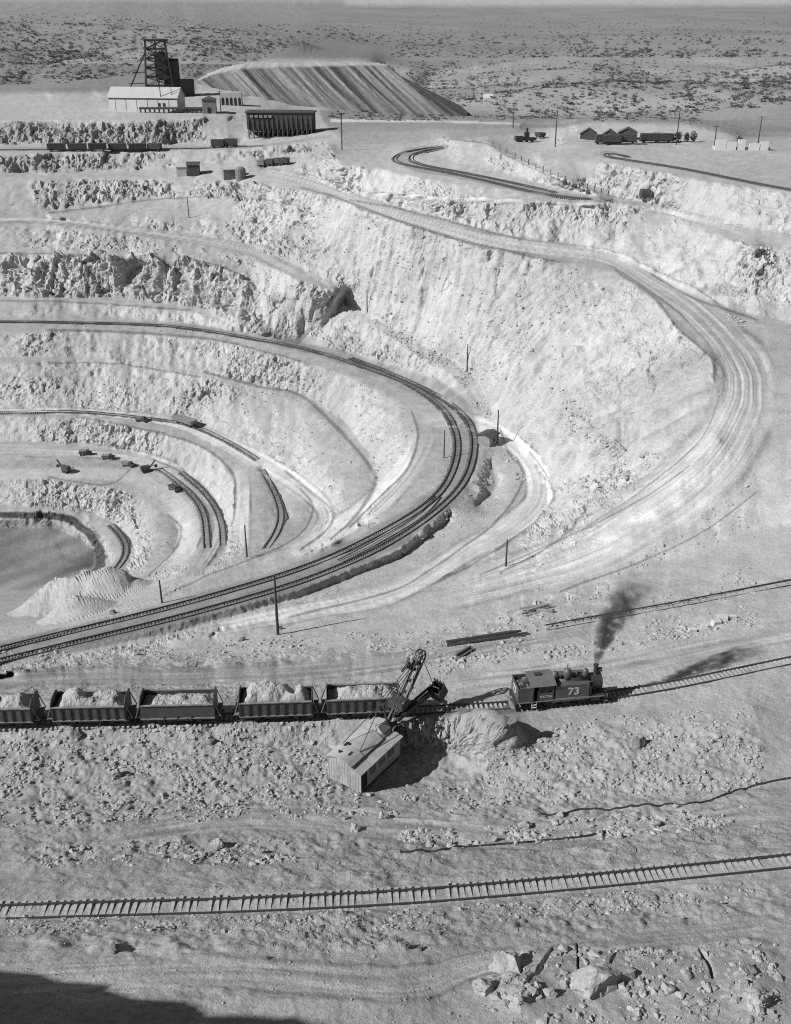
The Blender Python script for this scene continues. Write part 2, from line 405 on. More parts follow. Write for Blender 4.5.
# painted lines: (points, albedo, strength, flatten, ruts)
ROADS = [
 ([(250,170,3),(290,177,4),(330,189,5),(370,206,5),(430,225,5),(500,243,6),(560,251,6),(610,259,7),(655,283,10),(695,309,14),(727,340,18),(748,378,23),(738,425,28),(698,475,30),(648,515,29),(590,548,25),(520,573,18),(440,596,14)],.43,.85,.9,2.2),
 ([(345,192,2),(448,199,2.6),(550,203,2.6),(640,207,3),(690,217,4),(757,234,5)],.40,.8,.9,1),
 ([(-60,220,3),(48,221,3),(122,230,3.5),(204,241,4),(250,251,4),(300,275,5),(335,290,4)],.40,.8,.9,1),
 ([(421,423,7),(450,419,7),(474,423,7),(500,434,8),(527,456,10),(538,480,12),(535,505,12),(500,533,11),(464,552,10),(389,594,10),(290,614,8),(200,632,6)],.52,.9,.9,1),
 ([(425,432,9),(418,448,11),(400,478,12),(360,515,11),(290,556,8)],.50,.9,.9,1),
 ([(-60,412,2),(76,412,3),(171,422,4),(220,441,6),(260,462,8),(300,487,8),(325,512,8),(318,535,8),(280,560,7)],.50,.9,.9,1),
 ([(241,468,6),(242,500,7),(240,550,8)],.45,.7,.9,1),
 ([(-60,450,6),(90,452,6),(160,465,7),(200,495,8),(214,530,9),(190,575,8)],.42,.6,.8,1),
 ([(-60,476,5),(106,474,6),(160,492,8),(190,520,8),(185,555,8),(150,590,8)],.45,.7,.8,0),
 ([(-100,688,7),(48,678,7),(200,676,8),(330,669,8),(430,656,7),(520,640,6),(600,626,5)],.28,.85,.85,1),
 ([(430,690,8),(520,680,9),(620,665,9),(755,638,9),(850,622,9)],.38,.8,.8,1),
 ([(100,838,10),(260,818,12),(420,830,14),(560,838,12),(760,815,8)],.37,.5,.6,1),
 ([(-60,985,14),(200,972,14),(400,985,16),(500,960,10),(780,925,10)],.36,.6,.8,1),
 ([(505,142,3),(522,158,3),(560,178,3.5),(600,197,3)],.43,.7,.8,0),
 ([(720,160,6),(700,150,4),(680,141,2),(650,140,1.5)],.44,.6,.6,0),
]
flatten = np.zeros(PXg.shape); rut = np.zeros(PXg.shape)
for pts, a, st, fl, ru in ROADS:
    d, sg, al, end = line_field([tuple(q) for q in spl(pts)])
    m = sstep(1.25, .75, d) * end
    wob = .15 * fbm(wx / 14, wy / 14, wz * 0 + a, 2)
    paint(m * st, a + .03 * fbm(wx / 5, wy / 5, wz / 5, 2))
    if ru:
        st2 = (vnoise((sg + wob) * 3.2 * ru, al / 70, al * 0 + a * 90) + .9 * vnoise((sg + wob) * 7.5 * ru, al / 80, al * 0 + a * 70 + 9)) * (d < 1.1)
        alb += -.10 * st2 * m
        rut += -.10 * st2 * m
        edge = np.exp(-((d - 1.12) / .13) ** 2)
        alb -= .10 * edge * end * sstep(-.3, .2, vnoise(wx / 9, wy / 9, wz * 0 + 2))
        rut += .35 * edge * end * sstep(-.4, .3, vnoise(al / 25, al * 0 + a * 50, al * 0))
    flatten = np.maximum(flatten, m * fl)
BALLAST = [   # dark roadbeds under the tracks, and a darker patch behind the locomotive
 ([(-60,321,1.8),(48,322,1.8),(150,324,2),(200,328,2.5),(250,337,3),(300,347,4),(340,357,6),(400,377,9),(440,395,12),(464,420,11),(466,447,11),(459,475,11),(440,500,12),(404,525,13),(356,549,12),(300,575,12),(175,612,11),(48,643,11),(-100,678,11)],.19,.85,.95),
 ([(404,536,7),(356,560,8),(300,585,9),(175,623,8),(48,652,5)],.18,.85,.6),
 ([(48,413,1),(76,411,1.2),(171,421,1.5),(198,427,1.6),(237,446,1.8),(257,459,2)],.2,.8,.9),
 ([(260,469,3),(277,501,4),(281,521,5),(267,550,5)],.22,.7,.9),
 ([(181,472,2),(211,501,3),(224,530,3.5),(222,552,3.5)],.24,.7,.9),
 ([(111,524,2.5),(127,543,3),(122,562,3.5),(96,589,3)],.26,.6,.9),
 ([(150,466,2),(185,488,2.5),(205,520,3),(208,550,3)],.26,.5,.9),
 ([(445,146,2),(415,151,3),(399,158,4),(420,168,4),(450,173,3.5),(490,182,3),(550,194,3),(610,200,2.5)],.20,.8,.95),
 ([(629,157,1),(608,152,1.6),(602,155,2),(625,160,1.5),(684,169,1.4),(758,184,1.6),(850,200,1.6)],.24,.8,.9),
 ([(-60,149,1.3),(48,149,1.3),(200,148,1.3),(262,146,1.3),(330,136,1.3)],.24,.7,.9),
 ([(280,170,1.3),(262,168,1.5),(275,163,1.5),(300,158,1.4)],.26,.7,.9),
 ([(262,331,1.5),(300,340,1.5),(285,334,2),(250,325,2)],.18,.6,.3),
 ([(410,714,4),(470,709,4.5),(520,705,6),(604,697,6),(660,687,4),(755,667,4)],.15,.55,.9),
 ([(470,712,5),(515,707,7),(540,703,6)],.10,.7,.9),
 ([(-60,722,5),(230,717,5),(400,712,5)],.16,.7,.9),
 ([(530,625,4),(600,614,4),(755,590,4),(900,563,4)],.30,.5,.8),
 ([(48,912,10),(240,907,10),(400,899,10),(560,886,10),(755,867,10),(900,852,10)],.30,.4,.8),
]
for pts, a, st, fl in BALLAST:
    d, sg, al, end = line_field([tuple(q) for q in spl(pts)])
    m = sstep(1.3, .8, d + .25 * fbm(wx / 4, wy / 4, wz / 4, 2))
    paint(m * st * (.82 + .3 * fbm(wx / 6, wy / 6, wz / 6, 3)), a + .04 * fbm(wx / 1.5, wy / 1.5, wz / 1.5, 2) + .03 * vnoise(sg * 2.5, al / 60, al * 0))
    flatten = np.maximum(flatten, sstep(1.4, .9, d) * fl)
# dark bench lips (loose dark spoil along the edges; the gully line is painted shade)
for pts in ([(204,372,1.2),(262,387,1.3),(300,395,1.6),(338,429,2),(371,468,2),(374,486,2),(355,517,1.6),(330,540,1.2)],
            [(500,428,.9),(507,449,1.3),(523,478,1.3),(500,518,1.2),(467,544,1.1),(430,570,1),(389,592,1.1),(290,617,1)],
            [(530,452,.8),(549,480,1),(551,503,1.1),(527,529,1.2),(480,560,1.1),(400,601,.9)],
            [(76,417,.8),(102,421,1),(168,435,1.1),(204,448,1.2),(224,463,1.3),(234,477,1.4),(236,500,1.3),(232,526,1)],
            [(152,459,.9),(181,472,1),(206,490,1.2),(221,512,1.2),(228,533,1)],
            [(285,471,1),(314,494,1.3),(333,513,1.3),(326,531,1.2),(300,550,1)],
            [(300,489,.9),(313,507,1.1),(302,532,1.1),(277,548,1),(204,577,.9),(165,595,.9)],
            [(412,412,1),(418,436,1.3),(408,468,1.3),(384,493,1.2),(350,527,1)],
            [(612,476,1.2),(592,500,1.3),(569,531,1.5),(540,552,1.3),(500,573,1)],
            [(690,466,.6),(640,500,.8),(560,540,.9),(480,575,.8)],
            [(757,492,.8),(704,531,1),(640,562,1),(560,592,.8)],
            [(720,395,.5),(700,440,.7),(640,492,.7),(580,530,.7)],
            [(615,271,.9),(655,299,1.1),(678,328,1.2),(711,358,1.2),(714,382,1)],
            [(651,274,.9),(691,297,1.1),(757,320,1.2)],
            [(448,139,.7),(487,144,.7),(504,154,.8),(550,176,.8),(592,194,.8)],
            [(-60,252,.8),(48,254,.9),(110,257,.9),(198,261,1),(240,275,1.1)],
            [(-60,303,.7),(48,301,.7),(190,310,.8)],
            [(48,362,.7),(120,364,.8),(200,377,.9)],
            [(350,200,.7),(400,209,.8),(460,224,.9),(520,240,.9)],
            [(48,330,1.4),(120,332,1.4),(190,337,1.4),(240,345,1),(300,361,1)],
            [(262,330,2),(290,342,3),(303,336,2.5),(325,308,2),(339,290,2)],  # gully below the nose: its shade drawn in as a dark line
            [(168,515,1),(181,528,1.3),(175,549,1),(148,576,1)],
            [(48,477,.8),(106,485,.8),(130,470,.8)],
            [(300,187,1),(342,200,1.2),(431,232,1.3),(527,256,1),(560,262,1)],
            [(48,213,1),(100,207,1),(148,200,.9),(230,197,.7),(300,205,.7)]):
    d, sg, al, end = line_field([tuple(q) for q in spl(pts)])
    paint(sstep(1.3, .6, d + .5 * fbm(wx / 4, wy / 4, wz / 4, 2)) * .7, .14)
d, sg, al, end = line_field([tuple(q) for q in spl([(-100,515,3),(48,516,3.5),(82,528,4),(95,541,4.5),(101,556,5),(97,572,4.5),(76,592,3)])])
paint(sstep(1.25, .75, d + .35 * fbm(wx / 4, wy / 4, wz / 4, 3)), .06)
# darker patches and dark washes on the wall
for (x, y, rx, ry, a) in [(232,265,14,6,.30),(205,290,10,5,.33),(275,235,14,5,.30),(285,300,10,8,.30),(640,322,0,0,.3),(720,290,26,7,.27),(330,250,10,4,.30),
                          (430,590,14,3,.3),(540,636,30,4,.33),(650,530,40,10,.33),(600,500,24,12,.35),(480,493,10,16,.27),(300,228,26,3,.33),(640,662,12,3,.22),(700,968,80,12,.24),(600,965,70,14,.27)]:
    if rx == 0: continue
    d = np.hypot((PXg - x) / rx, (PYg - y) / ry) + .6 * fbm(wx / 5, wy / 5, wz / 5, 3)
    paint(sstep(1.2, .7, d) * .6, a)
ang = np.arctan2(wy - 235.0, wx + 70.0); rad = np.hypot(wx + 70.0, wy - 235.0); arc = ang * 130.0
streak = fbm(arc / 2.6, rad / 45, wz / 40, 3); blot = fbm(wx / 22 + 40, wy / 22, wz / 14, 4)
pit = sstep(170, 230, PYg) * sstep(620, 560, PYg)
alb += face * pit * (.075 * streak + .10 * np.minimum(blot, .1))
alb -= pit * (1 - face) * (1 - flatten) * .035
alb += pit * (1 - face) * .03 * fbm(wx / 4, wy / 4, wz / 4 + 6, 3)
alb += sstep(560, 640, PYg) * (.035 * fbm(wx / 11, wy / 7, wz / 4 + 6, 4) + .02 * fbm(wx / 1.8, wy / 1.8, wz / 2, 3))
alb = np.clip(alb, .05, .62)

# --- relief
amp_far = np.clip(Dg / 150, .25, 3.0)
cx0, cy0 = -70.0, 235.0                                   # centre of the pit
ang = np.arctan2(wy - cy0, wx - cx0); rad = np.hypot(wx - cx0, wy - cy0)
arc = ang * 130.0
rills = fbm(arc / 3.2, rad / 26, wz / 26, 3)
rills2 = 1 - 2 * np.abs(vnoise(arc / 7.0, rad / 45, wz / 30 + 7))
crag = 1 - 2 * np.abs(fbm(wx / 7, wy / 7, wz / 13 + 3, 3))
crag2 = fbm(wx / 2.4, wy / 2.4, wz / 4, 3)
crag3 = fbm(wx / 1.1, wy / 1.1, wz / 1.6, 2)
cragm = fbm(wx / 2.1, wy / 2.1, wz / 2.4 + 5, 2) - .6 * np.abs(vnoise(wx / 3.1, wy / 3.1, wz / 4))
cragf = fbm(wx / 3.6, wy / 3.6, wz / 5 + 9, 2) - .6 * np.abs(vnoise(wx / 5.1, wy / 5.1, wz / 9))
fine = np.where(Dg > 330, .85 * cragf + .25 * cragm, .5 * cragm + .25 * cragf) * sstep(120, 200, Dg) * sstep(600, 520, Dg)
patch = .55 + .75 * sstep(-.3, .5, fbm(wx / 28, wy / 28, wz / 20 + 2, 2))
wall = region([(338, 205), (430, 235), (527, 258), (615, 272), (690, 345), (712, 385), (640, 470), (550, 490), (500, 425), (350, 305)], 8)
cliff = region([(-200, 250), (200, 255), (250, 275), (262, 325), (160, 302), (-200, 300)], 3) + region([(-200, 115), (245, 113), (330, 135), (300, 190), (230, 200), (-200, 210)], 3)
rough = face * (.55 + .9 * cliff) * sstep(470, 370, Dg)
ribs = (fbm(wx / 3.6, wy / 3.6, wz / 22, 3) - .5 * np.abs(vnoise(wx / 7, wy / 7, wz / 30))) * sstep(330, 390, Dg) * sstep(640, 560, Dg)
disp = rough * (1 - .75 * wall) * (.8 * crag * (.5 + cliff) + .6 * crag2 + .35 * crag3)
disp += face * wall * (.95 * rills * (.5 + .8 * patch) + .6 * patch * fbm(arc / 1.3, rad / 14, wz / 14 + 4, 2) + .5 * crag2 * sstep(-.1, .5, fbm(wx / 25, wy / 25, wz / 25, 2)) + .25 * crag3 + .5 * rills2 + .8 * crag * sstep(.2, .6, fbm(wx / 30 + 9, wy / 30, wz / 30, 2)))
disp += face * (1 - wall) * .5 * rills * sstep(45, 110, rad) * sstep(200, 300, PYg) * sstep(640, 560, PYg)
# alcoves in the cliff
for (x, w, dep) in [(132, 11, 6.0), (165, 7, 4.0), (72, 4, 1.2), (57, 3, 1.8), (93, 3, 1.0)]:
    if w: disp -= dep * np.exp(-((PXg - x + (PYg - 268) * .35) / (w * (1.25 - .02 * (PYg - 255)))) ** 4) * region([(-200, 256), (262, 258), (262, 300), (-200, 297)], 2) * sstep(297, 266, PYg) * (1 + .45 * crag2)
disp += face * fine * patch * (1 + .9 * cliff) + 1.5 * face * ribs * patch
sel = face > .04
fac = np.zeros(PXg.shape)
X_, Y_, Z_, D_ = wx[sel], wy[sel], wz[sel], Dg[sel]
sc1 = np.where(D_ > 330, 5.2, np.where(D_ > 160, 3.2, 1.1))
sc1 = np.where(D_ > 330, 3.0, np.where(D_ > 160, 1.9, .8))
f1 = cells(X_ / sc1, Y_ / sc1, Z_ / (sc1 * 2.8)); f2 = cells(X_ / (sc1 * .5) + 5, Y_ / (sc1 * .5), Z_ / (sc1 * .9))
fac[sel] = sc1 * (.46 * f1 + .26 * f2)
where_ = np.clip(.13 + .9 * sstep(-.15, .45, fbm(wx / 24 + 3, wy / 24, wz / 12, 3)) + .7 * np.clip(cliff, 0, 1), 0, 1.2)
disp += face * fac * where_ * np.where(Dg < 160, .22 + .78 * region([(405, 700), (520, 712), (520, 790), (400, 790)], 4), 1) * (1 - .6 * np.clip(wall, 0, 1))
for (x, y, r, h) in [(62, 604, 9, 5), (95, 600, 8, 5.5), (122, 590, 6, 4), (78, 612, 7, 3.5), (495, 734, 3.9, 2.5), (474, 724, 3.0, 1.5)]:
    k = int(np.searchsorted(gy, y)), int(np.searchsorted(gx, x))
    dd = np.hypot(wx - wx[k], wy - wy[k]) / r
    disp += h * np.clip(1 - dd, 0, 1) * (1 + .2 * crag2)
hilly = np.clip(brush + hill, 0, 1)
disp += hilly * (4 * fbm(wx / 60, wy / 60, wz / 60, 3) + 9 * vnoise(wx / 140, wy / 160, wz * 0)) * sstep(1250, 1000, Dg)
keep = 1 - flatten * .93
grade = region([(700, 405), (800, 380), (800, 570), (560, 572), (640, 510), (690, 455)], 5)
keep = keep * (1 - .85 * grade); face = face * (1 - .9 * grade); disp = disp * (1 - .85 * grade)
flatn = (1 - face) * keep
g1 = fbm(wx / 6, wy / 6, wz / 6, 3); g2 = fbm(wx / 1.7, wy / 1.7, wz / 1.7, 3); g3 = fbm(wx / .55, wy / .55, wz / .55, 2)
midz = sstep(250, 170, Dg)
rub = np.clip(region([(40, 742), (330, 750), (350, 800), (40, 835), (-200, 830), (-200, 742)], 8) + region([(400, 742), (520, 750), (600, 725), (760, 720), (760, 800), (420, 830)], 8)
              + region([(-200, 920), (400, 912), (755, 880), (1000, 870), (1000, 900), (500, 940), (-200, 940)], 6) + region([(-200, 846), (290, 838), (420, 818), (700, 810), (700, 840), (420, 850), (200, 862), (-200, 870)], 6)
              + region([(-200, 722), (330, 722), (330, 746), (-200, 748)], 3), 0, 1)
disp += flatn * (.22 * g1 + .10 * g2 * midz + rub * (.30 * g2 + .20 * g3) + .05 * g3 * midz)
disp += face * keep * midz * (.12 * g2 + .06 * g3)
disp += (1 - face) * keep * .16 * crag2 * sstep(120, 250, Dg)
disp += rut * np.clip(Dg / 150, .35, 1.3) * .8
disp[gy > 1200, :] *= .2
face_keep = np.where(face > .2, np.maximum(keep, .25), 1)
jump = np.maximum(np.abs(np.gradient(np.log(Dg), axis=0)), np.abs(np.gradient(np.log(Dg), axis=1)))
calm = region([(-60, 562), (110, 566), (160, 575), (175, 600), (110, 632), (-60, 650)], 6)
disp = disp * (1 - .85 * calm)
for (x, y, r, h) in [(60, 606, 11, 6), (94, 602, 9, 5.5), (120, 592, 7, 4), (78, 614, 8, 4)]:
    k = int(np.searchsorted(gy, y)), int(np.searchsorted(gx, x))
    dd = np.hypot(wx - wx[k], wy - wy[k]) / r
    disp += calm * h * np.clip(1 - dd, 0, 1) * (1 + .12 * crag2)
disp = disp * (1 - sstep(.03, .08, blur(jump, 1)) * (PYg < 125))
disp = disp * face_keep * (1 - .4 * sstep(755, 800, PXg)) * (1 - .4 * sstep(35, 0, PXg))
for pts in ([(553,948,1.2),(546,957,1.6),(540,968,2),(531,975,1.8),(526,986,1.4)],[(577,944,.8),(578,956,1),(579,970,.8)],[(632,949,.7),(616,954,1),(611,962,1.2),(609,970,.9)],[(700,950,1),(706,957,1.4),(711,966,1.6),(713,976,1)],[(546,957,.8),(560,955,.9),(573,949,.7)],[(520,975,1),(508,984,1.2)]):
    d, sg, al, end = line_field(pts)
    disp -= .55 * sstep(1.4, .4, d + .5 * g3)
P = P + N * disp[..., None]
# keep ground below camera safely
ny, nx = PXg.shape

# rim under and behind the camera, in world space
lastP = P[-1].copy()
rim_rows = []
for yv, zv in ((13.0, 44.0), (8.0, 62.0), (4.0, 84.0), (2.0, 94.0), (.4, 98.2), (-8.0, 98.4), (-30.0, 100.0), (-60.0, 104.0)):
    r = lastP.copy(); t = (16.0 - yv) / 16.0
    r[:, 0] = r[:, 0] * (1 + .6 * max(t, 0)); r[:, 1] = yv + 1.0 * fbm(r[:, 0] / 5, r[:, 0] * 0 + yv, r[:, 0] * 0, 2) * (1 if yv > .3 else 0) - (0 if yv > .3 else .3); r[:, 2] = zv
    rim_rows.append(r)
allP = np.vstack([P.reshape(-1, 3)] + rim_rows)
ny2 = ny + len(rim_rows)
albv = np.concatenate([alb.ravel(), np.full(nx * len(rim_rows), .3)])

def mesh_from_np(name, verts, faces, mat=None):
    me = bpy.data.meshes.new(name)
    verts = np.asarray(verts, np.float32); faces = np.asarray(faces, np.int32)
    k = faces.shape[1]
    me.vertices.add(len(verts)); me.vertices.foreach_set('co', verts.ravel())
    me.loops.add(faces.size); me.loops.foreach_set('vertex_index', faces.ravel())
    me.polygons.add(len(faces)); me.polygons.foreach_set('loop_start', np.arange(0, faces.size, k, dtype=np.int32))
    me.polygons.foreach_set('loop_total', np.full(len(faces), k, np.int32))
    me.update(calc_edges=True)
    if mat: me.materials.append(mat)
    return me

rr_, th_ = np.meshgrid(np.linspace(0, 37, 44), np.linspace(0, 2 * math.pi, 90))
sx_, sy_ = -61.5 + rr_ * np.cos(th_), 12 + rr_ * np.sin(th_)  # spur out of view on the left, shaped for the shadow it throws
sz_ = 39 + 45.8 * (1 - (rr_ / 36) ** 2) + np.clip(rr_ / 8, 0, 1) * (3.8 * fbm(sx_ / 4, sy_ / 4, sx_ * 0, 3) + 2.2 * fbm(sx_ / 1.6, sy_ / 1.6, sx_ * 0, 2))
idx = np.arange(ny2 * nx).reshape(ny2, nx)
quads = np.stack([idx[1:, :-1], idx[1:, 1:], idx[:-1, 1:], idx[:-1, :-1]], -1).reshape(-1, 4)

# ------------------------------------------------------------------ materials
def nodes_of(name):
    m = bpy.data.materials.new(name); m.use_nodes = True
    nt = m.node_tree; b = nt.nodes['Principled BSDF']
    return m, nt, b

def ground_material(name, attr=True, base=.36, bump=1.0, sc=1.0):
    m, nt, b = nodes_of(name)
    n, l = nt.nodes, nt.links
    b.inputs['Roughness'].default_value = .95
    b.inputs['Specular IOR Level'].default_value = .1
    tc = n.new('ShaderNodeTexCoord')
    def noise(scale, det=4, rough=.6):
        t = n.new('ShaderNodeTexNoise'); t.inputs['Scale'].default_value = scale; t.inputs['Detail'].default_value = det
        t.inputs['Roughness'].default_value = rough; l.new(tc.outputs['Object'], t.inputs['Vector']); return t.outputs['Fac']
    def ramp(v, a, c, lo, hi):
        r = n.new('ShaderNodeMapRange'); r.inputs[1].default_value = a; r.inputs[2].default_value = c
        r.inputs[3].default_value = lo; r.inputs[4].default_value = hi; l.new(v, r.inputs[0]); return r.outputs[0]
    def mul(a, c):
        x = n.new('ShaderNodeMath'); x.operation = 'MULTIPLY'; l.new(a, x.inputs[0])
        if isinstance(c, (int, float)): x.inputs[1].default_value = c
        else: l.new(c, x.inputs[1])
        return x.outputs[0]
    if attr:
        at = n.new('ShaderNodeAttribute'); at.attribute_name = 'alb'; v = at.outputs['Fac']
    else:
        vv = n.new('ShaderNodeValue'); vv.outputs[0].default_value = base; v = vv.outputs[0]
    v = mul(v, ramp(noise(.35 * sc, 5, .65), .3, .7, .86, 1.14))
    v = mul(v, ramp(noise(2.2 * sc, 5, .7), .3, .7, .84, 1.16))
    grit = noise(7.0 * sc, 3, .7)
    v = mul(v, ramp(grit, .35, .65, .88, 1.12))
    cc = n.new('ShaderNodeCombineColor'); [l.new(v, cc.inputs[i]) for i in range(3)]
    l.new(cc.outputs[0], b.inputs['Base Color'])
    b1 = n.new('ShaderNodeBump'); b1.inputs['Strength'].default_value = .55 * bump; b1.inputs['Distance'].default_value = .35 / sc
    l.new(noise(1.6 * sc, 6, .72), b1.inputs['Height'])
    b2 = n.new('ShaderNodeBump'); b2.inputs['Strength'].default_value = .5 * bump; b2.inputs['Distance'].default_value = .07 / sc
    l.new(noise(6.5 * sc, 4, .7), b2.inputs['Height']); l.new(b1.outputs[0], b2.inputs['Normal'])
    l.new(b2.outputs[0], b.inputs['Normal'])
    return m

MATS = {}
def flat_mat(name, v, rough=.7, metal=0.0, var=.25, scale=3.0, bump=.0):
    """plain grey surface with worn, dusty variation"""
    if name in MATS: return MATS[name]
    m, nt, b = nodes_of(name); n, l = nt.nodes, nt.links
    b.inputs['Roughness'].default_value = rough; b.inputs['Metallic'].default_value = metal
    tc = n.new('ShaderNodeTexCoord'); t = n.new('ShaderNodeTexNoise'); t.inputs['Scale'].default_value = scale
    t.inputs['Detail'].default_value = 5; t.inputs['Roughness'].default_value = .65; l.new(tc.outputs['Object'], t.inputs['Vector'])
    r = n.new('ShaderNodeMapRange'); r.inputs[1].default_value = .3; r.inputs[2].default_value = .7
    r.inputs[3].default_value = v * (1 - var); r.inputs[4].default_value = v * (1 + var); l.new(t.outputs['Fac'], r.inputs[0])
    cc = n.new('ShaderNodeCombineColor'); [l.new(r.outputs[0], cc.inputs[i]) for i in range(3)]
    l.new(cc.outputs[0], b.inputs['Base Color'])
    if bump:
        bp = n.new('ShaderNodeBump'); bp.inputs['Strength'].default_value = bump; bp.inputs['Distance'].default_value = .05
        l.new(t.outputs['Fac'], bp.inputs['Height']); l.new(bp.outputs[0], b.inputs['Normal'])
    MATS[name] = m
    return m

GROUND_MAT = ground_material("dusty_ground")
ROCK_MAT = ground_material("broken_rock", attr=False, base=.35, sc=1.6)
DARK_ROCK_MAT = ground_material("dark_rock", attr=False, base=.16, sc=1.6)
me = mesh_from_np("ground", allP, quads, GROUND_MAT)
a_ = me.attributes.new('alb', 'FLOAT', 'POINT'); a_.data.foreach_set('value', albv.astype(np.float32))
sm_ = np.ones((ny2 - 1, nx - 1), bool); sm_[:ny - 1] = (face[:-1, :-1] < .3) | (Dg[:-1, :-1] > 900)
me.polygons.foreach_set('use_smooth', sm_.ravel())
ground = bpy.data.objects.new("ground", me); C.objects.link(ground)
ground['kind'] = 'structure'
si_ = np.arange(rr_.size).reshape(rr_.shape)
spur = bpy.data.objects.new("rim_hill", mesh_from_np("rim_hill", np.stack([sx_, sy_, sz_], -1).reshape(-1, 3), np.stack([si_[:-1, :-1], si_[:-1, 1:], si_[1:, 1:], si_[1:, :-1]], -1).reshape(-1, 4), ROCK_MAT))
C.objects.link(spur); spur['kind'] = 'structure'; spur['label'] = 'unseen rocky spur added to shade the near left corner'
ground['label'] = 'pale dusty ground of the terraced open pit mine and desert'

# flat-topped waste dump: crest, talus face with rills, and the bank behind it
def waste_dump():
    n, k = 240, 46
    cx_ = np.array([(196, 82, 600), (214, 75, 594), (240, 70, 590), (275, 68.5, 590), (330, 67, 590), (372, 66, 590), (386, 66.5, 589), (394, 70, 588), (399, 75, 600), (390, 71, 640)], float)
    tx_ = np.array([(232, 104, 560), (256, 111, 546), (300, 112, 543), (370, 110.5, 546), (425, 109, 550), (441, 107.5, 553), (447, 105, 566), (450, 101, 600), (444, 96, 690)], float)
    def res(a):
        d = np.concatenate([[0], np.cumsum(np.hypot(np.diff(a[:, 0]), np.diff(a[:, 1])) + 4)]); t = np.linspace(0, d[-1], n)
        return at_depth(np.interp(t, d, a[:, 0]), np.interp(t, d, a[:, 1]), np.interp(t, d, a[:, 2]))
    A, B = res(cx_), res(tx_)
    B[:, 2] -= 1.0
    t = np.linspace(0, 1.35, k)[:, None, None]
    G = A[None] * (1 - t) + B[None] * t
    u = np.linspace(0, 1, n)[None, :] * 46 + np.zeros((k, 1))
    tz = t[..., 0]
    rl = 1.5 * fbm(u, tz * .7, u * 0, 3) - .8 * np.abs(vnoise(u * .8 + 3, tz * .5, u * 0 + 2)) + .5 * fbm(u * 3, tz * 14, u * 0 + 5, 2)
    env = np.sin(np.clip(tz * 1.15 + .05, 0, 1) * math.pi) ** .6
    G[..., 1] -= rl * env * .8; G[..., 2] += rl * env * .55
    top = G[:1].repeat(6, 0).copy()
    for q in range(6):
        f = (6 - q) / 6.0
        top[q, :, 1] += 80 * f * np.linspace(1, .25, n); top[q, :, 0] -= 6 * f; top[q, :, 2] += .9 * fbm(top[q, :, 0] / 9, top[q, :, 1] / 9, top[q, :, 0] * 0, 2) + .8
    G = np.concatenate([top, G], 0); kk = k + 6
    ids = np.arange(kk * n).reshape(kk, n)
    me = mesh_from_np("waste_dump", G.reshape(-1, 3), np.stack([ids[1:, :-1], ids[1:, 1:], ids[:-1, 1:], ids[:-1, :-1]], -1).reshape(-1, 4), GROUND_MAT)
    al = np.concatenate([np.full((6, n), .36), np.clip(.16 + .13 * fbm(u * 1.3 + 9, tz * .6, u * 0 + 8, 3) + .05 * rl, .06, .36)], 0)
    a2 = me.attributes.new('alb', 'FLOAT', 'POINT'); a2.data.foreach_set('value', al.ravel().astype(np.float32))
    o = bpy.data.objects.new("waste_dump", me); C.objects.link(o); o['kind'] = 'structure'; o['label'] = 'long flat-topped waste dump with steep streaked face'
waste_dump()

def gp(x, y):
    """point of the finished ground seen at image position (x, y)"""
    fx = np.clip(np.interp(x, gx, np.arange(nx)), 0, nx - 1.001); fy = np.clip(np.interp(y, gy, np.arange(ny)), 0, ny - 1.001)
    j, i = int(fx), int(fy); a, b = fx - j, fy - i
    return Vector(P[i, j] * (1 - a) * (1 - b) + P[i, j + 1] * a * (1 - b) + P[i + 1, j] * (1 - a) * b + P[i + 1, j + 1] * a * b)
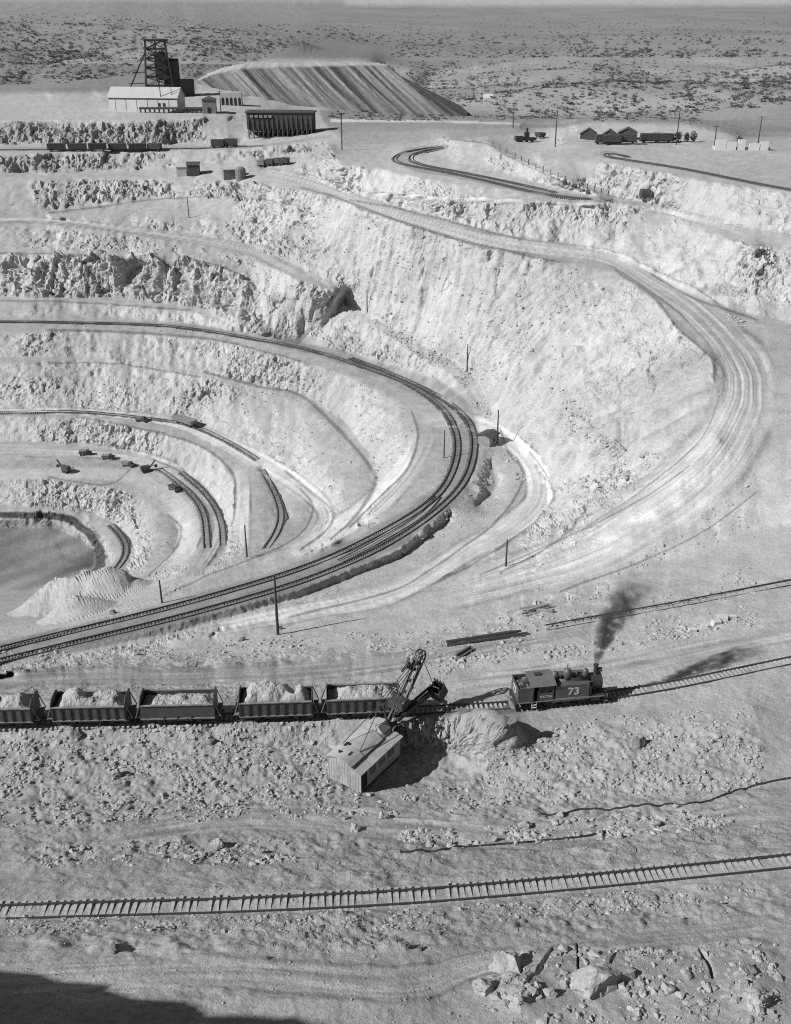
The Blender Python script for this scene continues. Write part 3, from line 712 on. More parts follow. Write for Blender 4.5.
# ------------------------------------------------------------------ building kit
class MB:
    """collects shapes and links them as ONE mesh object"""
    def __init__(self): self.v, self.f = [], []
    def add(self, vs, fs):
        o = len(self.v); self.v += [tuple(v) for v in vs]; self.f += [tuple(i + o for i in f) for f in fs]; return self
    def box(self, x0, x1, y0, y1, z0, z1, M=None):
        vs = [Vector((x, y, z)) for z in (z0, z1) for y in (y0, y1) for x in (x0, x1)]
        if M: vs = [M @ v for v in vs]
        return self.add(vs, [(0, 2, 3, 1), (4, 5, 7, 6), (0, 1, 5, 4), (2, 6, 7, 3), (0, 4, 6, 2), (1, 3, 7, 5)])
    def bar(self, a, b, w, h=None, up=(0, 0, 1)):
        a, b = Vector(a), Vector(b); h = h or w; d = (b - a)
        L = d.length
        if L < 1e-6: return self
        d /= L; u = Vector(up)
        if abs(d.dot(u)) > .99: u = Vector((1, 0, 0))
        s = d.cross(u).normalized(); t = s.cross(d)
        M = Matrix((d, s, t)).transposed().to_4x4(); M.translation = a
        return self.box(0, L, -w / 2, w / 2, -h / 2, h / 2, M)
    def tube(self, pts, r, n=8, cap=True):
        pts = [Vector(p) for p in pts]; rs = r if isinstance(r, (list, tuple)) else [r] * len(pts); vs = []
        for i, p in enumerate(pts):
            d = (pts[min(i + 1, len(pts) - 1)] - pts[max(i - 1, 0)]).normalized()
            u = Vector((0, 0, 1)) if abs(d.z) < .95 else Vector((1, 0, 0))
            s = d.cross(u).normalized(); t = d.cross(s)
            vs += [p + rs[i] * (math.cos(2 * math.pi * k / n) * s + math.sin(2 * math.pi * k / n) * t) for k in range(n)]
        fs = [(i * n + k, i * n + (k + 1) % n, (i + 1) * n + (k + 1) % n, (i + 1) * n + k) for i in range(len(pts) - 1) for k in range(n)]
        if cap: fs += [tuple(reversed(range(n))), tuple((len(pts) - 1) * n + k for k in range(n))]
        return self.add(vs, fs)
    def prism(self, prof, x0, x1, M=None):
        """profile of (y, z) points swept along x"""
        n = len(prof); vs = [Vector((x, y, z)) for x in (x0, x1) for y, z in prof]
        if M: vs = [M @ v for v in vs]
        return self.add(vs, [tuple(range(n))[::-1], tuple(range(n, 2 * n))] + [(i, (i + 1) % n, n + (i + 1) % n, n + i) for i in range(n)])
    def wheel(self, c, r, w, axis='y', n=18, spokes=0, rim=.12):
        c = Vector(c); ax = {'x': Vector((1, 0, 0)), 'y': Vector((0, 1, 0))}[axis] if isinstance(axis, str) else Vector(axis).normalized()
        u = ax.cross(Vector((0, 0, 1))).normalized(); t = u.cross(ax)
        if not spokes: return self.tube([c - ax * w / 2, c + ax * w / 2], r, n)
        for k in range(n):
            a0, a1 = 2 * math.pi * k / n, 2 * math.pi * (k + 1) / n
            q = [c + (u * math.cos(a) + t * math.sin(a)) * rr + ax * s for a in (a0, a1) for rr in (r - rim, r) for s in (-w / 2, w / 2)]
            self.add(q, [(0, 1, 5, 4), (2, 6, 7, 3), (0, 4, 6, 2), (1, 3, 7, 5)])
        for k in range(spokes):
            a = 2 * math.pi * k / spokes + .2
            self.bar(c, c + (u * math.cos(a) + t * math.sin(a)) * (r - rim * .5), w * .5, rim * .7, up=ax)
        return self.tube([c - ax * w * .7, c + ax * w * .7], rim * 1.3, 8)
    def build(self, name, mat, parent=None, smooth=False):
        me = bpy.data.meshes.new(name); me.from_pydata(self.v, [], self.f); me.update()
        me.materials.append(mat)
        if smooth: me.polygons.foreach_set('use_smooth', np.ones(len(me.polygons), bool))
        o = bpy.data.objects.new(name, me); C.objects.link(o)
        if parent is not None: o.parent = parent
        return o

def tag(o, label=None, cat=None, group=None, kind=None):
    if label: o['label'] = label
    if cat: o['category'] = cat
    if group: o['group'] = group
    if kind: o['kind'] = kind
    return o

def empty(name, loc, rz=0.0, label=None, cat=None, group=None, tilt=None):
    o = bpy.data.objects.new(name, None); o.empty_display_size = .5; C.objects.link(o)
    o.location = loc; o.rotation_euler = (0, 0, rz)
    if tilt is not None: o.rotation_euler = tilt
    return tag(o, label, cat, group)

def copy_tree(o, parent=None):
    c = o.copy(); C.objects.link(c); c.parent = parent
    for ch in o.children: copy_tree(ch, c)
    return c

def letters(name, body, size, mat, parent, M, depth=.02, squeeze=1.0):
    cu = bpy.data.curves.new(name, 'FONT'); cu.body = body; cu.size = size; cu.extrude = depth; cu.align_x = 'CENTER'; cu.align_y = 'CENTER'; cu.offset = size * .02
    tmp = bpy.data.objects.new(name, cu); C.objects.link(tmp)
    dg = bpy.context.evaluated_depsgraph_get(); me = bpy.data.meshes.new_from_object(tmp.evaluated_get(dg))
    bpy.data.objects.remove(tmp); me.transform(Matrix.Diagonal((squeeze, 1, 1, 1))); me.transform(M)
    me.materials.clear(); me.materials.append(mat)
    o = bpy.data.objects.new(name, me); C.objects.link(o); o.parent = parent
    return o

iron = flat_mat("sooty_iron", .035, .55, 0, .35, 2.5)
iron2 = flat_mat("worn_dark_paint", .055, .5, 0, .3, 1.6)
tankp = flat_mat("dusty_tank_paint", .085, .45, 0, .25, 1.2)
dustm = flat_mat("dust_covered_steel", .20, .8, 0, .45, 1.5)
white = flat_mat("white_lettering", .5, .7, 0, .2, 6)
railm = flat_mat("rail_steel", .06, .45, .2, .3, 4)
woodd = flat_mat("weathered_tie_wood", .20, .9, 0, .4, 3)
woodo = flat_mat("oily_tie_wood", .12, .9, 0, .4, 3)
woodb = flat_mat("dust_buried_tie_wood", .26, .9, 0, .3, 3)
poleM = flat_mat("creosoted_pole", .05, .9, 0, .3, 3)
glass = flat_mat("dark_window", .03, .15, 0, .2, 1)

# ------------------------------------------------------------------ railway tracks
def track(px, label, tie_mat, gauge=1.435, rail_w=.14, rail_h=.16, spacing=.62, tie_w=.24, tie_len=2.5, smooth=9, ties=True, lift=0.0, group="railway tracks in the pit", skip=.0):
    q = spl(px, 2.0)
    pts = np.array([gp(x, y) for x, y in q])
    seg = np.linalg.norm(np.diff(pts, axis=0), axis=1); s = np.concatenate([[0], np.cumsum(seg)])
    n = max(8, int(s[-1] / spacing)); t = np.linspace(0, s[-1], n + 1)
    W = np.stack([np.interp(t, s, pts[:, k]) for k in range(3)], 1)
    k = int(smooth / spacing); ker = np.ones(2 * k + 1) / (2 * k + 1)
    if n > 3 * k:
        for c in range(3):
            W[:, c] = np.convolve(np.pad(W[:, c], k, mode='reflect', reflect_type='odd'), ker, 'valid')
    d = np.gradient(W, axis=0); d[:, 2] = 0; d /= np.linalg.norm(d, axis=1, keepdims=True)
    side = np.stack([-d[:, 1], d[:, 0], d[:, 2] * 0], 1)
    W[:, 2] += lift
    mid = n // 2
    root = empty("railway_track", W[mid], 0, label, "railway track", group)
    loc = W - W[mid]
    for sgn in (-1, 1):
        c = loc + side * (gauge / 2 * sgn)
        vs, fs = [], []
        for i in range(n + 1):
            for a, z in ((-rail_w * .5, .02), (rail_w * .5, .02), (rail_w * .42, .02 + rail_h), (-rail_w * .42, .02 + rail_h)):
                vs.append(c[i] + side[i] * a + np.array([0, 0, z + .10]))
        for i in range(n):
            b = i * 4
            fs += [(b + e, b + (e + 1) % 4, b + 4 + (e + 1) % 4, b + 4 + e) for e in range(4)]
        MB().add(vs, fs).build("rail", railm, root)
    if ties:
        tm = MB().box(-tie_w / 2, tie_w / 2, -tie_len / 2, tie_len / 2, -.10, .10)
        first = tm.build("tie", tie_mat, root)
        dist = np.linalg.norm(W - np.array([0, 0, CAMZ]), axis=1) + np.where(np.abs(W[:, 0] / np.maximum(W[:, 1], 1)) > .5, 1000, 0)
        order = np.argsort(dist); near_set = set(order[:100].tolist())
        rest = MB(); used = False
        for i in range(n + 1):
            if rng.random() < skip: continue
            M = Matrix.Translation(Vector(loc[i]) + Vector((rng.normal(0, .03), 0, -abs(rng.normal(0, .05))))) @ Matrix.Rotation(math.atan2(d[i, 1], d[i, 0]) + rng.normal(0, .03), 4, 'Z')
            M = M @ Matrix.Translation((0, rng.normal(0, .06), 0))
            if i in near_set:
                o = first if not used else first.copy()
                if used: C.objects.link(o); o.parent = root
                used = True; o.matrix_local = M
            else: rest.box(-tie_w / 2, tie_w / 2, -tie_len / 2, tie_len / 2, -.10, .10, M)
        if rest.v: tag(rest.build("ties", tie_mat, root), kind='stuff')
    return root, W, d

A_PX = [(-60,665),(48,638),(175,607),(300,570),(356,546),(410,517),(438,496),(452,473),(458,449),(455,430),(445,411),(425,394),(400,380),(369,369),(330,356),(300,347.5),(250,338.5),(200,330),(150,325),(48,322.5),(-60,321.5)]
B_PX = [(-60,677),(48,650),(175,619),(300,583),(382,548),(431,516),(462,486),(473,459),(474,434),(464,415),(440,397),(410,382),(378,368.5),(350,358)]
TG = "dark tracks on the main pit level"
track(A_PX, "longer curving track on dark ballast, the one nearer the pit floor", woodo, rail_w=.2, rail_h=.2, group=None)
track(B_PX, "shorter curving track on dark ballast, on the outer side of the bend", woodo, rail_w=.2, rail_h=.2, group=None)
track([(438,497),(432,508),(410,524),(375,544),(340,562)], "short crossover rails between the two dark curving tracks", woodo, rail_w=.16, ties=False, group=None)
track([(-60,413),(48,412.5),(76,411.5),(171,421.5),(198,427.5),(237,446.5),(257,459.5)], "dark track along the terrace where the lone loaded car stands", woodb, rail_w=.2, group=None)
track([(262,470),(270,484),(278,501),(281,518),(275,536),(266,549)], "short bent spur track on a dark bed between two pit roads", woodb, rail_w=.2, group=None)
track([(181,472.5),(198,486),(211,501),(221,522),(223,546)], "right-hand track curving down the lower terrace toward the floor", woodb, rail_w=.2, group=None)
track([(160,470),(185,488),(203,512),(207,548)], "left-hand track curving down the lower terrace toward the floor", woodb, rail_w=.2, group=None)
track([(111,525),(125,540),(124,560),(98,588)], "innermost short track beside the dark pit floor", woodb, rail_w=.2, group=None)
track([(442,146.5),(408,152),(393,158),(404,165),(440,171.5),(487,181.5),(550,196),(612,201)], "outer track of the loop on the upper right terrace", woodb, rail_w=.25, rail_h=.25, group=None)
track([(444,148.5),(422,152),(409,158),(420,165),(452,171),(500,180.5),(555,193)], "inner track of the loop on the upper right terrace", woodb, rail_w=.25, rail_h=.25, group=None)
track([(628,157.5),(606,153),(604,156.5),(630,161),(684,169.5),(758,184.5),(850,201)], "track bending past the dark sheds toward the right edge", woodb, rail_w=.25, rail_h=.25, group=None)
L1T = track([(-60,150.3),(48,150),(110,149.5),(200,148.5),(262,146)], "track under the far ore train below the white shed", woodb, rail_w=.2, group=None)
MAIN_PX = [(-100,726),(48,722.5),(140,720.5),(230,718.5),(330,715),(400,712),(470,709),(520,706),(604,697.5),(680,685),(755,669),(850,649)]
MAIN, MW, MD = track(MAIN_PX, "track carrying the dump cars and the smoking locomotive", flat_mat("pale_dusty_ties", .36, .9, 0, .25, 3), spacing=.6, tie_w=.26, rail_w=.13, group=None, lift=-.01)
track([(548,629),(600,619),(680,605),(755,590),(850,572)], "partly buried track on the bank above the locomotive", woodd, skip=.55, rail_w=.16, lift=-.03, group=None)
track([(-80,917),(48,911),(150,909.5),(240,906.5),(330,903),(400,899),(480,893),(560,885.5),(640,878),(755,866),(880,853)], "nearest track with open ties crossing the foreground", flat_mat("grey_dusty_ties", .33, .9, 0, .3, 3), spacing=.62, tie_w=.29, tie_len=2.4, lift=.005, skip=.04, rail_w=.12, group=None)

# ------------------------------------------------------------------ locomotive
def on_track(W, d, x_img):
    """station of the main track seen at image column x"""
    u = W[:, 0] / (W[:, 1] * CP - (W[:, 2] - CAMZ) * SP) * F + CX
    i = int(np.argmin(np.abs(u - x_img)))
    return Vector(W[i]) + Vector((0, 0, .28)), math.atan2(d[i, 1], d[i, 0])

def locomotive():
    p, a = on_track(MW, MD, 560)
    r = empty("steam_locomotive", p, a, "black steam tank locomotive numbered 73 with smoke at its stack", "locomotive")
    fr = MB().box(-5.3, 5.2, -.62, .62, .75, 1.05)
    fr.box(-5.5, 5.0, -1.42, 1.42, 1.05, 1.2).box(5.0, 5.25, -1.3, 1.3, .55, 1.1).box(-5.75, -5.5, -1.35, 1.35, .5, 1.1)
    fr.build("frame", iron, r)
    for s in (-1, 1):
        MB().box(-5.48, 4.98, s * 1.43 - .03, s * 1.43 + .03, 1.04, 1.16).build("running_board_edge", dustm, r)
    for x in (-1.3, .6, 2.5):
        for s in (-1, 1):
            w = MB().wheel((x, s * .72, .62), .62, .14, 'y', 20, 10, .12).build("driving_wheel", iron2, r)
    for s in (-1, 1):
        MB().bar((-1.3, s * .9, .5), (3.9, s * .9, .58), .08, .16).build("connecting_rod", dustm, r)
        c = MB().tube([(3.4, s * 1.0, .72), (4.5, s * 1.0, .72)], .36, 12); c.box(3.5, 4.4, s * 1.0 - .25, s * 1.0 + .25, .9, 1.3).build("cylinder", iron2, r)
    boil = MB().tube([(-1.4, 0, 2.25), (3.55, 0, 2.25)], .86, 20).build("boiler", iron2, r, True)
    sb = MB().tube([(3.5, 0, 2.22), (4.85, 0, 2.22)], .92, 20).tube([(4.85, 0, 2.22), (4.95, 0, 2.22), (5.02, 0, 2.22)], [.7, .62, .2], 16).build("smokebox", iron, r)
    st = MB().tube([(4.15, 0, 3.0), (4.15, 0, 3.2), (4.15, 0, 4.2), (4.15, 0, 4.3)], [.36, .24, .28, .33], 14).build("smokestack", iron, r)
    MB().tube([(4.5, 0, 3.15), (4.5, 0, 3.5)], .06, 8).tube([(4.42, 0, 3.62), (4.86, 0, 3.62)], [.25, .27], 14).build("headlight", iron2, r)
    for x, rr, h in ((2.95, .36, .9), (.75, .5, 1.15)):
        MB().tube([(x, 0, 2.9), (x, 0, 3.0 + h * .6), (x, 0, 3.0 + h * .85), (x, 0, 3.0 + h)], [rr * 1.15, rr, rr * .75, rr * .2], 16).build("dome", tankp, r, True)
    MB().tube([(-.75, 0, 2.9), (-.75, 0, 3.5), (-.75, 0, 3.8), (-.75, 0, 3.92)], [.4, .4, .3, .08], 14).build("sand_dome", tankp, r, True)
    MB().tube([(.75, .12, 4.0), (.75, .12, 4.7)], .05, 6).build("whistle", iron, r)
    for s in (-1, 1):
        MB().tube([(-1.1, s * .92, 2.78), (3.6, s * .92, 2.78)], .035, 6).build("boiler_handrail", dustm, r)
        MB().tube([(.75, s * .3, 3.2), (1.6, s * .62, 3.0), (2.6, s * .8, 2.9), (3.9, s * .85, 2.6), (3.95, s * .98, 1.3)], .07, 6).build("steam_pipe", iron, r)
        MB().tube([(3.25, s * 1.15, 1.25), (3.25, s * 1.15, 2.5)], .22, 10).build("air_pump", iron, r)
    MB().tube([(2.0, .25, 2.95), (2.0, .25, 3.35)], .16, 8).tube([(-.1, -.3, 3.0), (-.1, -.3, 3.5)], .07, 6).build("safety_valve", iron, r)
    MB().bar((1.8, -.12, 3.05), (1.8, -.12, 3.5), .06).bar((1.8, .22, 3.05), (1.8, .22, 3.5), .06).tube([(1.8, .05, 3.22), (1.8, .05, 3.5), (1.8, .05, 3.56)], [.2, .13, .05], 10).build("bell", dustm, r)
    for s in (-1, 1):
        tk = MB().box(-1.0, 3.05, s * 1.02 - .38, s * 1.02 + .38, 1.22, 2.85); tk.box(-1.02, 3.07, s * 1.40 - .02, s * 1.40 + .02, 2.72, 2.87)
        t = tk.build("water_tank", tankp, r)
        M = Matrix.Translation((1.2, s * 1.425, 2.02)) @ Matrix.Rotation(math.pi / 2, 4, 'X')
        if s > 0: M = Matrix.Translation((1.2, s * 1.425, 2.02)) @ Matrix.Rotation(math.pi, 4, 'Z') @ Matrix.Rotation(math.pi / 2, 4, 'X')
        letters("number", "73", 1.28, white, t, M, .012, 1.15)
        MB().box(-1.0, 3.05, s * 1.40, s * 1.44, 1.16, 1.24).build("tank_trim", dustm, t)
    # cab: sides with a window, door gap behind it, roof, bunker
    cb = MB()
    for s in (-1, 1):
        y0, y1 = sorted((s * 1.38, s * 1.44))
        cb.box(-3.05, -1.22, y0, y1, 1.2, 2.2).box(-3.05, -2.9, y0, y1, 2.2, 3.05).box(-1.35, -1.22, y0, y1, 2.2, 3.05).box(-3.05, -1.22, y0, y1, 2.9, 3.2).box(-2.2, -2.12, y0, y1, 2.2, 2.9)
    cb.box(-1.28, -1.2, -1.4, 1.4, 1.2, 3.2).box(-3.9, -3.82, -1.4, 1.4, 2.0, 3.2)
    cab = cb.build("cab", tankp, r)
    for s in (-1, 1):
        MB().box(-2.9, -1.35, s * 1.3 - .01, s * 1.3 + .01, 2.2, 2.95).build("cab_window", glass, cab)
        M = Matrix.Translation((-2.1, s * 1.45, 1.72)) @ Matrix.Rotation(0 if s < 0 else math.pi, 4, 'Z') @ Matrix.Rotation(math.pi / 2, 4, 'X')
        letters("lettering", "N.C.C.Co.", .34, white, cab, M, .008)
    rf = MB().prism([(-1.62, 3.14), (-1.1, 3.38), (0, 3.56), (1.1, 3.38), (1.62, 3.14), (1.1, 3.30), (0, 3.48), (-1.1, 3.30)], -4.0, -1.0)
    roof = rf.build("roof", flat_mat("dusty_roof", .12, .8, 0, .25, 1.0), r)
    MB().box(-3.2, -2.4, -.1, .5, 3.52, 3.64).build("roof_hatch", iron, roof)
    bk = MB().box(-5.5, -5.42, -1.42, 1.42, 1.2, 2.95)
    for s in (-1, 1):
        y0, y1 = sorted((s * 1.36, s * 1.43)); bk.box(-5.42, -3.6, y0, y1, 1.2, 2.95)
    bk.box(-5.42, -3.9, -1.36, 1.36, 1.2, 2.3)
    bunker = bk.build("coal_bunker", tankp, r)
    M = Matrix.Translation((-5.515, 0, 2.1)) @ Matrix.Rotation(-math.pi / 2, 4, 'Z') @ Matrix.Rotation(math.pi / 2, 4, 'X')
    letters("number", "73", 1.15, white, bunker, M, .012, 1.0)
    cl = MB()
    for k in range(60):
        x, y = rng.uniform(-5.3, -4.0), rng.uniform(-1.25, 1.25); s_ = rng.uniform(.12, .28)
        M = Matrix.Translation((x, y, 2.35 + .25 * (1 - abs(y)) + rng.uniform(0, .15))) @ Matrix.Rotation(rng.uniform(0, 6), 4, Vector((1, 1, 0)).normalized())
        cl.box(-s_, s_, -s_, s_, -s_ * .7, s_ * .7, M)
    cl.build("coal", iron, bunker)
    for s in (-1, 1):
        stp = MB()
        for z in (.35, .7): stp.box(-3.75, -3.2, s * 1.40 - .1, s * 1.40 + .1, z, z + .05)
        stp.bar((-3.75, s * 1.42, .3), (-3.75, s * 1.42, 1.1), .06).bar((-3.2, s * 1.42, .3), (-3.2, s * 1.42, 1.1), .06).build("step", white, r)
        MB().bar((-3.68, s * 1.46, 1.25), (-3.68, s * 1.46, 2.6), .05).bar((-3.15, s * 1.46, 1.25), (-3.15, s * 1.46, 2.6), .05).build("handrail", iron, r)
    MB().box(5.2, 5.6, -.15, .15, .7, .95).box(5.55, 5.75, -.2, .2, .65, 1.0).build("coupler", dustm, r)
    MB().box(-6.05, -5.7, -.18, .18, .65, 1.0).build("coupler", dustm, r)
    for s in (-1, 1):
        MB().tube([(5.25, s * .95, .8), (5.5, s * .95, .8)], .18, 10).build("buffer_lamp", white, r)
    MB().box(5.15, 5.5, -1.3, 1.3, .25, .34).build("footboard", dustm, r)
    MB().box(-6.05, -5.7, -1.3, 1.3, .25, .34).build("footboard", dustm, r)
    r.scale = (1.03, 1.05, 1.12)
    return r, p, a
LOCO, LP, LA = locomotive()

# ------------------------------------------------------------------ smoke
def smoke():
    R = Matrix.Rotation(LA, 4, 'Z')
    base = LP + R @ Vector((4.27, 0, 4.85))
    m, nt, b = nodes_of("coal_smoke"); n, l = nt.nodes, nt.links
    n.remove(b); out = n['Material Output']
    pv = n.new('ShaderNodeVolumePrincipled'); pv.inputs['Color'].default_value = (.16, .16, .16, 1); pv.inputs['Anisotropy'].default_value = .1
    tc = n.new('ShaderNodeTexCoord'); t = n.new('ShaderNodeTexNoise'); t.inputs['Scale'].default_value = .8; t.inputs['Detail'].default_value = 5; t.inputs['Roughness'].default_value = .6
    l.new(tc.outputs['Object'], t.inputs['Vector'])
    mr = n.new('ShaderNodeMapRange'); mr.inputs[1].default_value = .40; mr.inputs[2].default_value = .68; mr.inputs[3].default_value = 0; mr.inputs[4].default_value = 1
    l.new(t.outputs['Fac'], mr.inputs[0])
    sx = n.new('ShaderNodeSeparateXYZ'); l.new(tc.outputs['Object'], sx.inputs[0])
    def mth(op, a, c=None, d=None):
        x = n.new('ShaderNodeMath'); x.operation = op
        for k_, v in enumerate((a, c, d)):
            if v is None: continue
            if isinstance(v, (int, float)): x.inputs[k_].default_value = v
            else: l.new(v, x.inputs[k_])
        return x.outputs[0]
    Z = sx.outputs['Z']
    ax = mth('MULTIPLY_ADD', mth('MULTIPLY', Z, Z), .052, mth('MULTIPLY', Z, .05))
    ddx = mth('SUBTRACT', sx.outputs['X'], ax); ddy = mth('SUBTRACT', sx.outputs['Y'], mth('MULTIPLY', ax, .74))
    rr = mth('SQRT', mth('ADD', mth('MULTIPLY', ddx, ddx), mth('MULTIPLY', ddy, ddy)))
    q = mth('DIVIDE', rr, mth('MULTIPLY_ADD', Z, .33, .3))
    fall = n.new('ShaderNodeMapRange'); fall.interpolation_type = 'SMOOTHSTEP'; fall.inputs[1].default_value = 1.0; fall.inputs[2].default_value = .15; fall.inputs[3].default_value = 0; fall.inputs[4].default_value = 1
    l.new(q, fall.inputs[0])
    hr = n.new('ShaderNodeMapRange'); hr.inputs[1].default_value = 0; hr.inputs[2].default_value = 10.0; hr.inputs[3].default_value = 1; hr.inputs[4].default_value = 0
    l.new(Z, hr.inputs[0])
    dens = mth('MULTIPLY', mth('MULTIPLY', fall.outputs[0], mth('POWER', hr.outputs[0], 1.25)), 13.0)
    mu = n.new('ShaderNodeMath'); mu.operation = 'MULTIPLY'; l.new(mr.outputs[0], mu.inputs[0]); l.new(dens, mu.inputs[1])
    l.new(mu.outputs[0], pv.inputs['Density']); l.new(pv.outputs[0], out.inputs['Volume'])
    pts, rs = [], []
    for h in [10.2 * q_ / 17 for q_ in range(18)]:
        x = .052 * h * h + .05 * h; y = .74 * x; r_ = .28 + .33 * h
        pts.append((x, y, h)); rs.append(r_ * 1.1 + .1)
    k = MB().tube(pts, rs, 20)
    o = k.build("smoke_plume", m, None, True); o.location = base
    tag(o, "dark coal smoke leaning right above the locomotive stack", "smoke")
smoke()

# ------------------------------------------------------------------ dump cars and their loads
carA = flat_mat("dump_car_paint", .075, .6, 0, .35, 1.2)
carB = flat_mat("newer_car_paint", .06, .55, 0, .2, 1.0)
carE = flat_mat("dusty_car_end", .16, .8, 0, .4, 1.5)
def dump_car(ribs, label):
    r = empty("dump_car", (0, 0, 0), 0, label, "dump car", "loaded dump cars coupled on the bench track")
    L, W_, z0, z1, t = 4.2, 1.5, 1.15, 3.0, .08
    MB().box(-4.75, 4.75, -.35, .35, .75, 1.05).box(-4.3, 4.3, -1.2, 1.2, .98, 1.08).build("underframe", iron, r)
    MB().box(-L, L, -W_ + t, W_ - t, z0, z0 + .1).build("floor", iron, r)
    mt = carA if ribs else carB
    for s in (-1, 1):
        sd = MB()
        y0, y1 = sorted((s * W_, s * (W_ - t))); sd.box(-L, L, y0, y1, z0, z1 - .08)
        side = sd.build("side_panel", mt, r)
        if ribs:
            for k in range(9):
                x = -L + .08 + k * (2 * L - .16) / 8
                ya, yb = sorted((s * W_, s * (W_ + .12))); MB().box(x - .09, x + .09, ya, yb, z0 + .02, z1 - .1).build("rib", iron, side)
        else:
            for k in range(3):
                x = -1.6 + k * 1.6; ya, yb = sorted((s * (W_ + .002), s * (W_ + .12))); MB().box(x - .06, x + .06, ya, yb, .75, z0 + .25).build("rib", iron, side)
        ya, yb = sorted((s * (W_ - .1), s * (W_ + .13))); MB().box(-L - .02, L + .02, ya, yb, z1 - .08, z1 + .03).build("top_rail", dustm, r)
        ya, yb = sorted((s * (W_ - .02), s * (W_ + .1))); MB().box(-L - .1, L + .1, ya, yb, z0 - .14, z0 - .002).build("sill", dustm, r)
        MB().box(-1.4, 1.4, min(s * .9, s * 1.25), max(s * .9, s * 1.25), .45, .85).build("air_cylinder", iron, r)
    for e in (-1, 1):
        x0, x1 = sorted((e * (L + .003), e * (L + .09)))
        MB().prism([(-W_, z0), (W_, z0), (W_ + .05, z1 + .35), (.9, z1 + .75), (-.9, z1 + .75), (-W_ - .05, z1 + .35)], x0, x1).build("end_wall", carA if e > 0 else iron2, r)
        MB().box(min(e * 4.35, e * 4.95), max(e * 4.35, e * 4.95), -1.25, 1.25, 1.05, 1.13).build("end_platform", carE, r)
        MB().bar((e * 4.35, -1.3, z1 - .1), (e * 4.95, -1.3, 1.1), .09).build("brace", dustm, r); MB().bar((e * 4.35, 1.3, z1 - .1), (e * 4.95, 1.3, 1.1), .09).build("brace", dustm, r)
        MB().box(min(e * 4.75, e * 5.2), max(e * 4.75, e * 5.2), -.14, .14, .7, 1.0).build("coupler", iron, r)
        tr = MB().box(e * 3.1 - 1.2, e * 3.1 + 1.2, -1.02, -.92, .38, .62).box(e * 3.1 - 1.2, e * 3.1 + 1.2, .92, 1.02, .38, .62).box(e * 3.1 - .2, e * 3.1 + .2, -1.0, 1.0, .5, .8)
        bogie = tr.build("bogie", iron, r)
        for dx in (-.82, .82):
            for s in (-1, 1):
                MB().wheel((e * 3.1 + dx, s * .75, .42), .42, .13, 'y', 16).build("wheel", iron2, bogie)
    return r

def heap(name, L, W_, z, h, seed, mat, label, loc, rz):
    r_ = np.random.default_rng(seed); n, k = 60, 26
    X, Y = np.meshgrid(np.linspace(-L, L, n), np.linspace(-W_, W_, k))
    e = np.minimum(1, 3.2 * (1 - np.abs(X / L))) * np.sqrt(np.clip(1 - (Y / W_) ** 2, 0, 1))
    o_ = seed * 13.7
    Z = z - .35 + h * e * (.75 + .45 * vnoise(X * .7 + o_, Y * .7, X * 0)) + .16 * fbm(X * 2.2 + o_, Y * 2.2, X * 0 + 1, 3) + .10 * fbm(X * 6 + o_, Y * 6, X * 0, 2)
    vs = np.stack([X, Y, Z], -1).reshape(-1, 3); id_ = np.arange(n * k).reshape(k, n)
    fs = np.stack([id_[:-1, :-1], id_[:-1, 1:], id_[1:, 1:], id_[1:, :-1]], -1).reshape(-1, 4)
    bot = vs.copy(); bot[:, 2] = 1.27
    m = len(vs); ring = list(id_[0]) + list(id_[1:, -1]) + list(id_[-1, -2::-1]) + list(id_[-2:0:-1, 0])
    mb = MB(); mb.add(vs.tolist(), fs.tolist())
    base = [(vs[i][0], vs[i][1], 1.27) for i in ring]; c = len(mb.v); mb.v += base; q = len(ring)
    mb.f += [(ring[i], c + i, c + (i + 1) % q, ring[(i + 1) % q]) for i in range(q)]; mb.f.append(tuple(c + i for i in range(q)))
    o = mb.build(name, mat); o.location = loc; o.rotation_euler = (0, 0, rz)
    tag(o, label, "ore load", "ore heaped in the dump cars")
    return o

cars = [(93, 1, "ribbed black dump car second from the left, heaped nearly full", "high even ore heap in the ribbed car left of the plain-sided car", 1.9),
        (181, 0, "plain-sided dump car without ribs, low in load", "low ore load sunk inside the plain-sided car", .55),
        (276, 1, "ribbed dump car heaped highest, between the plain car and the shovel's car", "tallest rocky ore heap in the third visible car", 2.3),
        (363, 1, "ribbed dump car standing under the steam shovel boom", "half-filled ore load in the car under the shovel boom", 1.15),
        (4, 1, "ribbed dump car cut by the left edge of the picture", "ore heap in the car at the left edge", 1.7)]
proto_r = proto_p = None
for i, (x, ribs, lab, lab2, h) in enumerate(cars):
    p, a = on_track(MW, MD, x)
    if ribs and proto_r: o = copy_tree(proto_r)
    elif ribs: o = proto_r = dump_car(True, lab)
    else: o = dump_car(False, lab)
    o.location = p; o.rotation_euler = (0, 0, a); o['label'] = lab
    heap("ore_load", 4.1, 1.38, 2.75, h, i + 3, ROCK_MAT, lab2, p, a)

